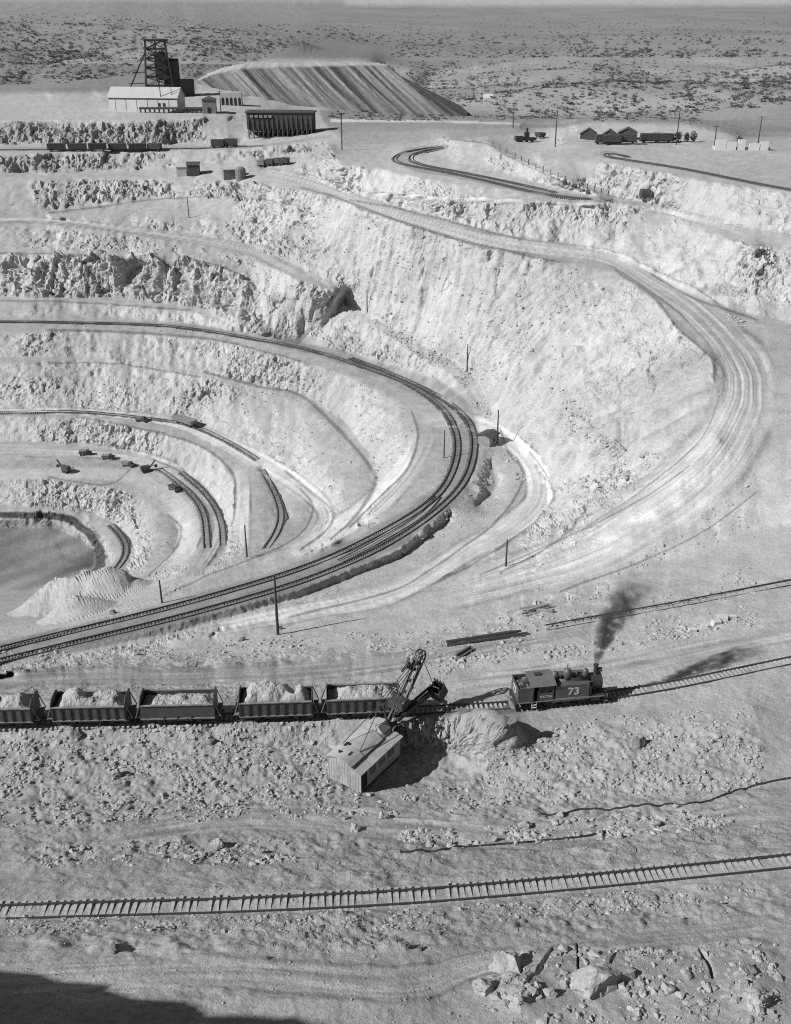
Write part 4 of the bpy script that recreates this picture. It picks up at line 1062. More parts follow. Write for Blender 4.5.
# ------------------------------------------------------------------ steam shovel
def shovel():
    pa, pb = gp(358, 784), gp(402, 744)
    a = math.atan2(pb.y - pa.y, pb.x - pa.x)
    base = gp(367, 767); base.z = min(base.z, gp(376, 776).z) - .25
    r = empty("steam_shovel", base, a, "steam shovel with pale arched-roof wooden house and raised dark boom", "steam shovel")
    housew = flat_mat("weathered_house_boards", .30, .85, 0, .3, 1.3)
    roofm = flat_mat("pale_tarred_roof", .34, .8, 0, .22, .8)
    sidem = flat_mat("shade_side_boards", .26, .85, 0, .3, 1.3)  # house boards again, set darker where the side stands in shade
    # tracks
    for s in (-1, 1):
        cr = MB()
        cr.prism([(0, 0)] and [(-2.6, .0), (2.6, .0), (2.95, .35), (2.95, .65), (2.6, 1.0), (-2.6, 1.0), (-2.95, .65), (-2.95, .35)], -.4, .4, Matrix.Translation((.6, s * 1.5, 0)) @ Matrix.Rotation(-math.pi / 2, 4, 'Z'))
        for k in range(16): cr.box(-2.0 + .6 + k * .33 - .25, -2.0 + .6 + k * .33 - .02, s * 1.5 - .45, s * 1.5 + .45, .98, 1.04)
        cr.build("crawler_track", iron, r)
    MB().tube([(.4, 0, .9), (.4, 0, 1.35)], 1.6, 24).box(-4.0, 4.0, -1.75, 1.75, 1.3, 1.5).build("turntable_deck", iron2, r)
    # house: narrow body under the arched roof plus a lean-to on the right
    zf, zw = 1.0, 3.95
    Y0, Y1, YL = -1.05, 2.1, -2.25
    arch = [(Y0 + (Y1 - Y0) * t, zw + .5 * math.sin(math.pi * t) ** .8) for t in np.linspace(0, 1, 9)]
    arch = arch[::-1]
    prof = [(Y0, zf), (Y1, zf)] + arch
    b = MB().prism(prof, -4.2, 3.6)
    house = b.build("house", housew, r)
    pl = MB()
    for k in range(12):
        y = -2.15 + k * .37
        zt = zw + (.45 if -.6 < y < 1.7 else -.35 if y < Y0 else .1)
        pl.box(-4.235, -4.203, y - .165, y + .165, zf - .1, min(zt, zw + .35) if y > Y0 else 3.42)
    pl.build("end_boards", housew, house)
    MB().box(-4.25, -4.237, .55, 1.0, 1.3, 3.2).box(-4.25, -4.237, -.72, -.62, .95, 3.9).box(-4.25, -4.237, 2.04, 2.12, .95, 3.95).build("batten", woodd, house)
    MB().tube([(-4.26, .9, 2.35), (-4.237, .9, 2.35)], .55, 20).build("painted_disc", flat_mat("faded_disc_paint", .25, .9), house)
    lt = MB().prism([(YL, zf), (Y0 - .003, zf), (Y0 - .003, zw - .32), (YL, 3.45)], -4.2, 3.4)
    lean = lt.build("lean_to", sidem, r)
    MB().box(-4.19, -3.0, YL - .02, YL - .003, zf + .1, 3.3).build("doorway", glass, lean)
    for x in (-1.9, -.2, 1.5):
        w = MB().box(x - .5, x + .5, YL - .05, YL - .003, 2.2, 3.15).build("window", flat_mat("dusty_pane", .12, .3), lean)
        fr_ = MB()
        for dx in (-.5, 0, .5): fr_.box(x + dx - .04, x + dx + .04, YL - .08, YL - .052, 2.16, 3.19)
        for z in (2.2, 2.67, 3.15): fr_.box(x - .54, x + .54, YL - .09, YL - .082, z - .04, z + .04)
        fr_.build("window_frame", dustm, w)
    rt = [(y * 1.0, z + .04) for y, z in arch]; rt[0] = (Y1 + .18, zw - .02); rt[-1] = (Y0 - .12, zw - .02)
    roofp = rt + [(y, z + .07) for y, z in rt[::-1]]
    roof = MB().prism(roofp, -4.45, 1.55).build("roof", roofm, r)
    MB().prism([(y, z + .09) for y, z in rt] + [(y, z + .15) for y, z in rt[::-1]], -4.5, -2.1).build("roof_sheet", roofm, roof)
    MB().prism([(YL - .2, 3.42), (Y0 + .0, zw - .22), (Y0 + .0, zw - .15), (YL - .2, 3.49)], -4.45, 3.7).build("eave_roof", roofm, r)
    for x, y in ((-3.1, .25), (-2.05, 1.0)):
        M = Matrix.Translation((x, y, zw + .62)) @ Matrix.Rotation(.12 if y > .6 else -.08, 4, 'X')
        MB().box(-.36, .36, -.42, .42, -.12, .0, M).build("roof_hatch", glass, roof)
    MB().tube([(-3.6, 1.0, zw + .4), (-3.6, 1.0, zw + .85)], .16, 10).build("roof_vent", iron, roof)
    MB().prism([(-.9, zw + .3), (1.5, zw + .3), (1.3, zw + .95), (-.2, zw + 1.05)], 1.9, 3.5).build("front_hood", roofm, r)
    MB().prism([(-1.0, 1.5), (1.9, 1.5), (1.7, zw + .1), (-.9, zw + .1)], 3.605, 4.5).build("winch_bay", iron, r)
    MB().tube([(4.3, -.9, 3.2), (4.3, 1.5, 3.2)], .75, 18).wheel((4.2, -1.15, 3.1), 1.15, .18, 'y', 22, 8, .2).box(4.5, 5.6, -1.0, 1.4, 1.6, 3.0).wheel((5.2, -1.1, 3.2), .8, .16, 'y', 20, 6, .2).build("hoist_drum", iron2, r)
    # boom
    foot, tip = Vector((3.9, .3, 2.0)), Vector((10.9, .3, 8.5))
    bm = MB(); d = (tip - foot).normalized()
    for s in (-.42, .42):
        o = Vector((0, s, 0)); up = d.cross(Vector((0, 1, 0))) * -1
        mid = foot + (tip - foot) * .45
        bm.bar(foot + o, mid + o + up * .1, .22, .75).bar(mid + o + up * .1, tip + o, .26, .62)
    for k in range(6):
        p = foot + (tip - foot) * (.15 + k * .15); bm.bar(p + Vector((0, -.5, 0)), p + Vector((0, .5, 0)), .3, .35)
    boom = bm.build("boom", iron, r)
    MB().wheel(tip + Vector((.3, .3, .45)), 1.02, .16, 'y', 26, 6, .16).build("sheave", iron2, boom)
    MB().wheel(tip + Vector((.3, -.2, .45)), 1.02, .16, 'y', 26, 6, .16).build("sheave", iron2, boom)
    MB().box(tip.x - 1.3, tip.x - .7, tip.y + .45, tip.y + .8, tip.z - .5, tip.z + .1).bar(tip + Vector((-1.5, .75, -.2)), tip + Vector((-.5, .95, .5)), .22).bar(tip + Vector((-1.9, .6, .1)), tip + Vector((-1.0, .8, .9)), .16).bar(tip + Vector((-2.0, 1.0, -.6)), tip + Vector((-.9, 1.0, -.3)), .2).build("boom_machinery", iron, boom)
    # crowd engine on the boom, stick and dipper
    piv = foot + (tip - foot) * .42
    MB().wheel(piv + Vector((0, -.9, .3)), .8, .2, 'y', 20, 6, .2).box(piv.x - .9, piv.x + .7, -.75, 1.25, piv.z - .1, piv.z + .9).build("crowd_engine", iron2, boom)
    dp = Vector((11.4, -1.6, 4.6))
    sk = MB().bar(piv + Vector((-1.8, -1.0, -.5)), dp + Vector((0, .1, .1)), .45, .55).bar(piv + Vector((-1.8, -.75, -.1)), dp + Vector((0, .55, .5)), .2, .3)
    stick = sk.build("dipper_stick", iron, r)
    db = MB()
    c = dp + Vector((.7, -.2, -.2))
    R_ = Matrix.Translation(c) @ Matrix.Rotation(-.5, 4, 'Y')
    for x0, x1, y0, y1, z0, z1 in ((-.8, .8, -.75, -.66, -.9, .9), (-.8, .8, .66, .75, -.9, .9), (-.8, -.7, -.66, .66, -.9, .9), (.7, .8, -.66, .66, -.9, .9), (-.7, .7, -.66, .66, -.9, -.8)):
        db.box(x0, x1, y0, y1, z0, z1, R_)
    bucket = db.build("dipper", iron2, r)
    tm = MB()
    for y in (-.6, -.2, .2, .6): tm.prism([(y - .1, .9), (y + .1, .9), (y + .07, 1.45), (y - .07, 1.45)], .68, .84, R_)
    tm.build("teeth", dustm, bucket)
    MB().tube([R_ @ Vector((-.5, -.72, .5)), R_ @ Vector((-.2, -.6, 1.5)), R_ @ Vector((-.2, .6, 1.5)), R_ @ Vector((-.5, .72, .5))], .08, 6).build("bail", iron, bucket)
    # hoist cables, A-frame and back stays
    ap = Vector((3.2, .3, 7.2))
    af = MB()
    for s in (-1, 1): af.bar((3.4, .3 + s * 1.2, 3.3), ap + Vector((0, s * .25, 0)), .18)
    af.bar(ap + Vector((0, -.5, 0)), ap + Vector((0, .5, 0)), .3); af.build("a_frame", iron, r)
    for s in (-.9, 1.4): MB().tube([ap, (-2.2, s + .3, zw + .55 if s > 0 else zw + .35)], .05, 6).build("back_stay", iron, r)
    for y in (-.35, 0, .35): MB().tube([ap + Vector((0, y, 0)), tip + Vector((-.4, y, .35))], .045, 6).build("cable", iron, r)
    for y in (-.15, .3): MB().tube([Vector((4.3, y, 3.9)), tip + Vector((-.7, y, .5))], .045, 6).build("cable", iron, r)
    MB().tube([tip + Vector((.95, .05, 0)), R_ @ Vector((-.2, 0, 1.5))], .05, 6).build("cable", iron, r)
    MB().tube([tip + Vector((-.5, -.3, -.3)), piv + Vector((.5, -.9, .9))], .05, 6).build("cable", iron, r)
    return r
shovel()

# ------------------------------------------------------------------ poles
def pole(x, y, top, label, arms=0, r0=.15, group="bare utility poles in the pit"):
    b = gp(x, y); d = b.y * CP - (b.z - CAMZ) * SP
    h = (y - top) * d / F / math.cos(PITCH + math.atan((y - CY) / F)) * .98
    lean = Matrix.Rotation(rng.normal(0, .01), 4, 'Y')
    r = empty("utility_pole", b, 0, label, "utility pole", group)
    MB().tube([(0, 0, -.6), (0, 0, h * .5), (0, 0, h)], [r0 * 1.15, r0, r0 * .75], 8).build("pole", poleM, r)
    for k in range(arms):
        MB().bar((-1.1, .12, h - .35 - .8 * k), (1.1, .12, h - .35 - .8 * k), .14).build("crossarm", poleM, r)
    return r
POLES = [(278,635,577,"tallest pole, standing just below the dark double track",0,.22),(497,443,410,"pole beside the little hut at the road crossing",0,.18),(468,372,345,"pole at the foot of the big bright wall, below the gully",0,.16),
 (367,313,290,"pole part way down the narrow ledge left of the bright wall",0,.15),(444,458,430,"pole between the pale pit road and the dark curving tracks",0,.14),(247,557,525,"pole at the lower end of the middle terraces",0,.17),
 (162,603,580,"pole just above the dark tracks, left of the terraces",0,.17),(506,567,540,"pole on the open slope below the loop road",0,.17),(189,218,197,"pole on the narrow bench under the small shacks",0,.16),
 (342,150,115,"pole behind the pale rock nose, left of the loop tracks",1,.22),(555,147,112,"pole on the flats left of the dark sheds",1,.2),(676,145,110,"pole behind the dark bushes and sheds",1,.2),(757,150,118,"pole at the right edge of the flats",1,.2),(714,148,126,"short pole where the flats road starts",1,.18),
 (162,112,74,"pole in front of the white shed and headframe",1,.22),(173,112,88,"shorter pole before the white shed",0,.2),(221,112,92,"pole beside the small dark hut",1,.2),(513,128,104,"pole far out on the grey flats",0,.2)]
for x, y, t, lab, arms, r0 in POLES: pole(x, y, t, lab, arms, r0)
# ------------------------------------------------------------------ buildings beyond the rim
def span(xa, ya, xb, yb):
    a, b = gp(xa, ya), gp(xb, yb); return a, b
def scale_at(p): return F / (p.y * CP - (p.z - CAMZ) * SP)      # pixels per metre

shedw = flat_mat("whitewashed_siding", .55, .8, 0, .08, .3)
shedr = flat_mat("grey_sheet_roof", .42, .7, 0, .08, .2)
darkw = flat_mat("dark_timber", .06, .9, 0, .3, .8)
greyw = flat_mat("grey_timber", .20, .9, 0, .3, .8)
stonew = flat_mat("pale_stone_wall", .42, .9, 0, .15, .3)

def gable(name, p, rz, L, W_, H, R_, wall, roof, label, cat, group=None, win=0, door=False, ends=None, over=.3):
    r = empty(name, p, rz, label, cat, group)
    MB().prism([(-W_ / 2, -.8), (W_ / 2, -.8), (W_ / 2, H), (0, H + R_), (-W_ / 2, H)], -L / 2, L / 2).build("wall", wall, r)
    sl = R_ / (W_ / 2)
    MB().prism([(-W_ / 2 - over, H - over * sl + .03), (0, H + R_ + .03), (W_ / 2 + over, H - over * sl + .03), (W_ / 2 + over, H - over * sl + .2), (0, H + R_ + .2), (-W_ / 2 - over, H - over * sl + .2)], -L / 2 - over, L / 2 + over).build("roof", roof, r)
    for k in range(win):
        x = -L / 2 + (k + .5) * L / win
        MB().box(x - .5, x + .5, -W_ / 2 - .05, -W_ / 2 - .003, H * .4, H * .8).build("window", glass, r)
    if door: MB().box(L * .25, L * .25 + 1.1, -W_ / 2 - .06, -W_ / 2 - .003, 0, 2.1).build("door", glass, r)
    return r

# the long white shed
a, b = span(113, 110, 183, 110.5)
p = (a + b) / 2; L = (b - a).length; k = scale_at(p)
sh = gable("long_shed", p, math.atan2(b.y - a.y, b.x - a.x) - .12, L, 12, 12.5 / k * 1.0, 4.2, shedw, shedr, "long white shed with grey roof beside the headframe", "shed", over=.5)
H_ = 12.5 / k
MB().box(-L / 2, L / 2, -6.06, -6.003, H_ - 1.0, H_ - .1).build("eave_band", greyw, sh)
for i in range(6):
    x = -L / 2 + (i + .6) * L / 6.4
    MB().box(x - .08, x + .08, -6.10, -6.003, .2, H_ - 1.05).build("wall_post", greyw, sh)
for i in range(2): MB().box(L * .22 + i * 2.4, L * .22 + 1.2 + i * 2.4, -6.12, -6.003, H_ * .35, H_ * .6).build("window", glass, sh)

# headframe
def headframe():
    p = gp(160, 95); k = scale_at(p); h = 50 / k; w = 22 / k
    r = empty("mine_headframe", p, .25, "tall dark timber headframe tower behind the white shed", "headframe")
    tw = MB(); n = 6
    for sx in (-1, 1):
        for sy in (-1, 1): tw.bar((sx * w * .62, sy * w * .55, -1), (sx * w * .42, sy * w * .4, h), .75)
    for i in range(n):
        z0, z1 = h * i / n, h * (i + 1) / n
        f0, f1 = 1 - .32 * i / n, 1 - .32 * (i + 1) / n
        for (ax, ay), (bx, by) in (((-1, -1), (1, -1)), ((1, -1), (1, 1)), ((1, 1), (-1, 1)), ((-1, 1), (-1, -1))):
            q0 = Vector((ax * w * .62 * f0, ay * w * .55 * f0, z0)); q1 = Vector((bx * w * .62 * f1, by * w * .55 * f1, z1))
            q2 = Vector((bx * w * .62 * f0, by * w * .55 * f0, z0)); q3 = Vector((ax * w * .62 * f1, ay * w * .55 * f1, z1))
            tw.bar(q0, q1, .32).bar(q2, q3, .32).bar(q3, q1, .6).bar((q0 + q2) / 2, (q1 + q3) / 2, .4)
    tw.build("tower", darkw, r)
    MB().prism([(-w * .3, h * .28), (w * .3, h * .28), (w * .3, h * .78), (-w * .3, h * .78)], -w * .1, w * .38).build("ore_chute_house", darkw, r)
    MB().box(-w * .5, w * .55, -w * .45, w * .45, h - .6, h + .3).build("crown_deck", darkw, r)
    MB().wheel((0, -.6, h + 1.3), 1.4, .3, 'y', 20, 6, .25).build("sheave_wheel", iron, r)
    MB().bar((-w * 1.5, 2, -1), (-w * .45, 0, h * .8), .6).bar((-w * 1.5, -2, -1), (-w * .45, -1, h * .8), .6).bar((-w * 1.3, -2, h * .22), (-w * .5, -1, h * .22), .3).bar((-w * 1.1, -2, h * .42), (-w * .5, -1, h * .42), .3).build("back_brace", darkw, r)
    MB().prism([(-2.5, -1), (3.5, -1), (3.5, h * .62), (1.0, h * .66), (-2.5, h * .62)], w * .25, w * .95).prism([(-3.5, -1), (4.5, -1), (4.5, h * .28), (-3.5, h * .28)], w * .9, w * 1.55).build("bin_house", darkw, r)
    return r
headframe()

# small square hut, low long trestle, arcade ruin, tall dark ore bin
p = gp(210, 113); k = scale_at(p)
hut = empty("square_hut", p, .1, "small square dark hut with shallow pyramid roof at terrace edge", "hut")
s_ = 6.6 / k
MB().box(-s_, s_, -s_, s_, -.8, 12.5 / k).build("wall", greyw, hut)
h0 = 12.5 / k
MB().add([(-s_ * 1.15, -s_ * 1.15, h0 - .02), (s_ * 1.15, -s_ * 1.15, h0 - .02), (s_ * 1.15, s_ * 1.15, h0 - .02), (-s_ * 1.15, s_ * 1.15, h0 - .02), (0, 0, h0 + 3.2 / k)], [(0, 1, 4), (1, 2, 4), (2, 3, 4), (3, 0, 4), (3, 2, 1, 0)]).build("roof", darkw, hut)
MB().box(-.9, .9, -s_ - .06, -s_ - .003, -.3, 2.6).build("door", glass, hut)
a, b = span(140, 112.5, 202, 113); p = (a + b) / 2; k = scale_at(p); L = (b - a).length
tr = empty("timber_trestle", p, math.atan2(b.y - a.y, b.x - a.x), "long low dark trestle in front of the white shed", "trestle")
MB().box(-L / 2, L / 2, -1.2, 1.2, 1.6, 2.5).build("deck", darkw, tr)
tp = MB()
for i in range(14):
    x = -L / 2 + .4 + i * (L - .8) / 13; tp.bar((x, -.9, -1), (x, -.9, 1.59), .35).bar((x, .9, -1), (x, .9, 1.59), .35)
tp.build("bents", darkw, tr)
a, b = span(222, 105, 242, 105); p = (a + b) / 2; k = scale_at(p); L = (b - a).length
ar = empty("arcaded_building", p, .05, "low pale roofless building with a row of dark openings", "building")
MB().box(-L / 2, L / 2, -3, 3, -1, 12 / k).build("wall", stonew, ar)
for i in range(5):
    x = -L / 2 + (i + .5) * L / 5
    MB().tube([(x, -3.06, 3.2), (x, -3.003, 3.2)], L / 5 * .3, 12).box(x - L / 5 * .3, x + L / 5 * .3, -3.08, -3.003, -.5, 3.2).build("opening", glass, ar)
a, b = span(199, 105, 218, 105); p = (a + b) / 2; L = (b - a).length
def ore_bin():
    a, b = span(249, 121, 314, 137); p = gp(282, 135); k = scale_at(p); L = 66 / k
    r = empty("ore_bin", p, -.06, "long dark timber ore bin on posts at the terrace end", "ore bin")
    h = 24 / k
    MB().prism([(-4, h * .25), (4, h * .1), (4.4, h * .88), (-4.4, h * .88)], -L / 2, L / 2).build("bin_wall", darkw, r)
    MB().box(-L / 2 - .6, L / 2 + .6, -4.9, 4.9, h * .88 + .003, h * .93).build("deck", darkw, r)
    pm = MB()
    for i in range(14):
        x = -L / 2 + .8 + i * (L - 1.6) / 13
        for y in (-4.2, 0, 4.2): pm.bar((x, y * 1.1, -4), (x, y, h * .9), .5)
        if i < 13: pm.bar((x, -4.5, 0), (x + (L - 1.6) / 13, -4.3, h * .5), .25)
    pm.build("post", darkw, r)
    rl = MB()
    for i in range(12):
        x = -L / 2 + i * L / 11; rl.bar((x, -4.8, h * .93), (x, -4.8, h * 1.0), .2)
    rl.bar((-L / 2, -4.8, h * 1.0), (L / 2, -4.8, h * 1.0), .2).build("railing", darkw, r)
    ch = MB()
    for i in range(5):
        x = -L * .42 + i * L * .07; ch.box(x - .7, x + .7, -4.9, -4.0, h * .7, h * .8)
    ch.build("chute", dustm, r)
    return r
ore_bin()

# far ore train and other rolling stock
def small_car(x, y, L, h, label, group, cat="ore car", mat=iron2, heading=None, name="ore_car"):
    p = gp(x, y); q = gp(x + 6, y + (heading or 0)); a = math.atan2(q.y - p.y, q.x - p.x)
    r = empty(name, p, a, label, cat, group)
    MB().prism([(-1.1, 1.0), (1.1, 1.0), (1.5, h), (-1.5, h)], -L / 2, L / 2).build("body", mat, r)
    MB().box(-L / 2 - .4, L / 2 + .4, -.6, .6, .62, .95).build("underframe", iron, r)
    for s in (-1, 1):
        for dx in (-L * .32, L * .32): MB().wheel((dx, s * .72, .42), .42, .14, 'y', 10).build("wheel", iron, r)
    return r
G = "far ore train below the white shed"
names = ["first ore car from the left in the far train", "second ore car from the left in the far train", "third ore car from the left in the far train", "fourth ore car from the left in the far train", "fifth ore car from the left in the far train", "last ore car at the right end of the far train"]
for i, x in enumerate((57, 78, 98, 118, 138, 155)): small_car(x, 151.3 - .02 * i, 7.6 if i < 5 else 6.0, 3.3, names[i], G, heading=-.05)
for x in (218, 231): small_car(x, 148.0 - (x - 218) * .06, 5.6, 3.6, "dark ore car in the separate pair right of the far train, " + ("left one" if x < 225 else "right one"), "pair of cars on the ramp below the hut", heading=-.4)
for x, l in ((262, "pale tipped wagon at the left of the short train by the shacks"), (271, "first dark wagon beside the pale tipped wagon"), (279, "second dark wagon, in the middle of the short train"), (285, "dark wagon at the right end of the short train")):
    small_car(x, 167.2 - (x - 262) * .09, 3.3, 2.9, l, "short train near the shacks", mat=(carE if x < 265 else iron2), heading=-.5)
# the lone loaded car on the terrace
p = gp(185, 424.5); q = gp(192, 427.0)
small = small_car(185, 424.5, 8.2, 2.2, "lone loaded car on the dark terrace track", None, mat=dustm, heading=2.4)
# small trucks and machines on the lower terrace
def truck(x, y, rz, label, bodym):
    ts = .72
    r = empty("dump_truck", gp(x, y), rz, label, "dump truck", "small trucks on the lower terrace")
    MB().prism([(-.9, .9), (.9, .9), (1.15, 2.0), (-1.15, 2.0)], -2.3, .7).build("bed", bodym, r)
    MB().prism([(-.9, .5), (.9, .5), (.9, 1.5), (.75, 2.2), (-.75, 2.2), (-.9, 1.5)], .85, 1.9).build("cab", iron2, r)
    MB().box(1.9, 2.9, -.75, .75, .55, 1.4).build("hood", iron2, r)
    for dx in (-1.5, 2.2):
        for s in (-1, 1): MB().wheel((dx, s * .95, .45), .45, .3, 'y', 12).build("wheel", iron, r)
    r.scale = (ts, ts, ts)
    return r
truck(85, 455, .2, "dark truck with pale bed parked left on the lower terrace", carE)
truck(108, 459.5, .1, "pale truck right of the leftmost dark truck on the terrace", dustm)
truck(128, 466, -.3, "truck at the end of the dark earth bank on the terrace", dustm)
truck(141, 421.5, -.2, "truck on the road left of the lone loaded car", carE)
truck(174, 490.5, -.7, "tiny truck furthest right on the lower terrace", iron2)
truck(84, 595, .6, "truck among the spoil cones by the pit floor", iron2)
def small_shovel(x, y, rz, label):
    r = empty("small_shovel", gp(x, y), rz, label, "shovel", "small shovels on the lower terrace")
    MB().prism([(-1.3, 1.2), (1.3, 1.2), (1.3, 3.2), (0, 3.7), (-1.3, 3.2)], -2.4, 1.8).build("house", iron2, r)
    MB().box(-1.8, 1.4, -1.4, 1.4, .1, 1.0).build("crawler", iron, r)
    MB().bar((1.7, 0, 1.6), (5.2, 0, 5.4), .5).build("boom", iron, r)
    MB().box(4.6, 5.8, -.6, .6, 1.6, 2.8).bar((2.8, .3, 2.9), (5.0, .3, 2.5), .3).build("dipper", iron, r)
    r.scale = (.6, .6, .6)
    return r
small_shovel(146, 472, .5, "small dark shovel working near the right end of the lower terrace")
small_shovel(66, 472, 2.6, "small dark shovel at the left edge of the lower terrace")

# huts in and around the pit
gable("hut", gp(488, 443), .9, 4.2, 3.6, 2.4, .5, greyw, darkw, "little hut beside the pole at the road crossing", "hut", win=1)
gable("shack", gp(184, 175), .1, 5.5, 4.5, 3.6, 1.0, stonew, shedr, "pale-fronted shack left of its dark neighbour on the upper bench", "shack", door=True)
gable("shack", gp(194, 175), .1, 5.0, 4.5, 4.2, 1.0, darkw, darkw, "dark shack right of the pale-fronted shack on the upper bench", "shack")
gable("shack", gp(231, 178), .3, 6.5, 5.0, 3.6, .8, greyw, shedr, "shack with a dark side left of the round-topped tank", "shack", door=True)
tk = empty("water_tank", gp(241, 179.5), 0, "short pale water tank with domed top by the shacks", "tank")
MB().tube([(0, 0, -.3), (0, 0, 4.0), (0, 0, 4.8), (0, 0, 5.0)], [2.1, 2.1, 1.2, .2], 16).build("drum", carE, tk)
MB().tube([(0, 0, 1.2), (0, 0, 1.35)], 2.16, 16).tube([(0, 0, 3.0), (0, 0, 3.15)], 2.16, 16).build("hoop", greyw, tk)
# the dark sheds, brushwood and wagons on the right-hand flats
for x, y, L, W_, H, lab in ((588, 139, 5.6, 5.4, 2.0, "dark gabled shed leftmost of the three on the flats"), (609, 141, 5.2, 5.4, 2.1, "dark gabled shed in the middle of the three on the flats"), (627, 139, 6.6, 5.4, 2.3, "dark gabled shed rightmost of the three on the flats")):
    gable("gabled_shed", gp(x, y), 1.35, W_, L, H, 1.7, darkw, flat_mat("tarpaper_roof", .10, .8), lab, "shed", door=False)
for x, y, L, lab in ((601, 144, 4, "flat wagon left of the row below the dark sheds"), (612, 145, 6, "tall loaded wagon below the middle dark shed"), (626, 144.5, 7, "long wagon below the rightmost dark shed"), (650, 143, 7, "dark wagon left of the clump beyond the sheds"), (663, 143, 6, "dark wagon right of the clump beyond the sheds")):
    small_car(x, y, L, 3.2, lab, "wagons standing on the flats", heading=.0)
def jib(x, y, lab):
    r = empty("crane", gp(x, y), .2, lab, "crane")
    MB().box(-4, -1, -1.2, 1.2, .6, 2.2).box(-.5, 4.2, -1.2, 1.2, .6, 1.6).build("body", iron, r)
    MB().box(-.3, 1.4, -.9, .9, 1.6, 3.6).build("cab", iron, r)
    MB().tube([(.6, 0, 3.6), (.6, 0, 5.2)], .5, 10).build("boiler", iron, r)
    for dx in (-3, -1.6, .6, 2.8):
        for s in (-1, 1): MB().wheel((dx, s * .75, .45), .45, .15, 'y', 10).build("wheel", iron, r)
jib(525, 142, "dark yard engine with a short stack near the fence road")
small_car(540, 138.5, 4, 2.2, "low dark wagon right of the yard engine", "wagons standing on the flats", heading=.1)
wb = empty("roofless_building", gp(742, 150), -.12, "pale broken wall with gaps at the right edge of the flats", "building")
k = scale_at(wb.location)
wv = MB()
for i, (w_, h_) in enumerate(((3.6, 3.2), (3.2, 2.6), (2.4, 3.4), (3.4, 2.2), (2.6, 2.8))):
    wv.box(-9 + i * 3.7, -9 + i * 3.7 + w_, -.4, .4, -.8, h_)
wv.build("wall", shedw, wb)
MB().box(-9, 9.2, .6, 5, -.8, .9).build("floor_slab", stonew, wb)
bl = empty("fuel_drum", gp(645, 199), 0, "round dark drum lying beside the bench road", "drum")
MB().tube([(-1.6, 0, 1.4), (-1.3, 0, 1.4), (1.3, 0, 1.4), (1.6, 0, 1.4)], [.5, 1.4, 1.4, .5], 14).build("shell", iron2, bl)
MB().box(-1.0, -.6, -1.2, 1.2, -.2, .6).box(.6, 1.0, -1.2, 1.2, -.2, .6).build("cradle", woodd, bl)
wt = empty("white_tarp_shed", gp(488, 98), 0, "tiny white roof alone on the brushy plain", "shed")
MB().prism([(-4, -.5), (4, -.5), (4, .6), (0, 3.2), (-4, .6)], -3.4, 3.4).build("roof", white, wt)

# fence along the upper road
fn = empty("post_fence", gp(545, 172), 0, "row of dark fence posts along the upper right road", "fence")
fq = spl([(493, 146), (515, 158), (550, 175), (580, 187), (608, 196)], 6.5)
prev = None
for x, y in fq[:, :2]:
    g = gp(x, y) - fn.location
    MB().bar(g + Vector((0, 0, -.4)), g + Vector((0, 0, 1.7)), .22).build("post", poleM, fn)
    if prev is not None:
        for z in (.7, 1.4): MB().tube([prev + Vector((0, 0, z)), g + Vector((0, 0, z))], .03, 4).build("wire", poleM, fn)
    prev = g

# ------------------------------------------------------------------ timber, ties and pipes lying about
def lying(name, items, label, cat, mat, part="timber"):
    p = gp(*items[0][0]); r = empty(name, p, 0, label, cat)
    for (x0, y0), (x1, y1), w, h, z in items:
        a, b = gp(x0, y0) - p, gp(x1, y1) - p
        MB().bar(a + Vector((0, 0, z)), b + Vector((0, 0, z)), w, h).build(part, mat, r)
lying("rail_stack", [((447, 645.5), (518, 634), .25, .25, .15), ((447, 647), (524, 636.5), .25, .25, .15), ((446, 644), (512, 634), .3, .25, .42), ((450, 647.5), (527, 635.5), .25, .25, .42), ((448, 646), (521, 635), .25, .25, .7)], "long dark stack of rails lying on the bank left of the locomotive", "rails", railm, "rail")
lying("timber_pile", [((457, 659), (471, 649.5), .3, .3, .2), ((459, 659.5), (473, 650.5), .3, .3, .2), ((455.5, 658.5), (470, 649.5), .3, .3, .55)], "short pair of dark timbers below the long rail stack", "timbers", woodo)
lying("tie_pile", [((522, 615), (546, 608), .35, .3, .2), ((526, 616.5), (552, 610), .35, .3, .2), ((530, 612), (553, 612.5), .35, .3, .5), ((520, 612.5), (548, 607.5), .35, .3, .5), ((528, 614), (549, 608.5), .35, .3, .8)], "jumbled pile of old ties at the far end of the bank track", "ties", woodd, "tie")
for i, (x, y, s, lab) in enumerate(((692, 631, .5, "small pale block left of the row on the bank"), (704, 627, .45, "lowest pale block in the row on the bank"), (716, 624, .6, "broad pale block in the row on the bank"), (722, 621, .7, "largest pale block in the row on the bank"), (733, 619, .4, "pale block at the right end of the row"))):
    b = gp(x, y); o = MB().box(-s, s, -s * .7, s * .7, -.2, s * 1.1); ob = o.build("stone_block", flat_mat("pale_block", .5, .9, 0, .15, 2)); ob.location = b; ob.rotation_euler = (.05, .03, rng.uniform(-.3, .3))
    tag(ob, lab, "block", "row of pale blocks on the bank")
# water pipes / cables trailing over the lower ground
def pipe(px, r, label):
    q = spl(px, 5); pts = [gp(x, y) + Vector((0, 0, r + .02)) for x, y in q]; base = pts[len(pts) // 2].copy()
    o = MB().tube([p - base for p in pts], r, 6).build("water_pipe", iron); o.location = base; tag(o, label, "pipe")
pipe([(540, 815), (600, 810), (660, 806), (700, 804), (755, 786), (800, 776)], .09, "thin dark pipe running along the upper stone line at right")
pipe([(400, 854), (470, 848), (540, 842), (580, 838), (612, 830)], .09, "thin dark pipe behind the rubble row in the middle foreground")

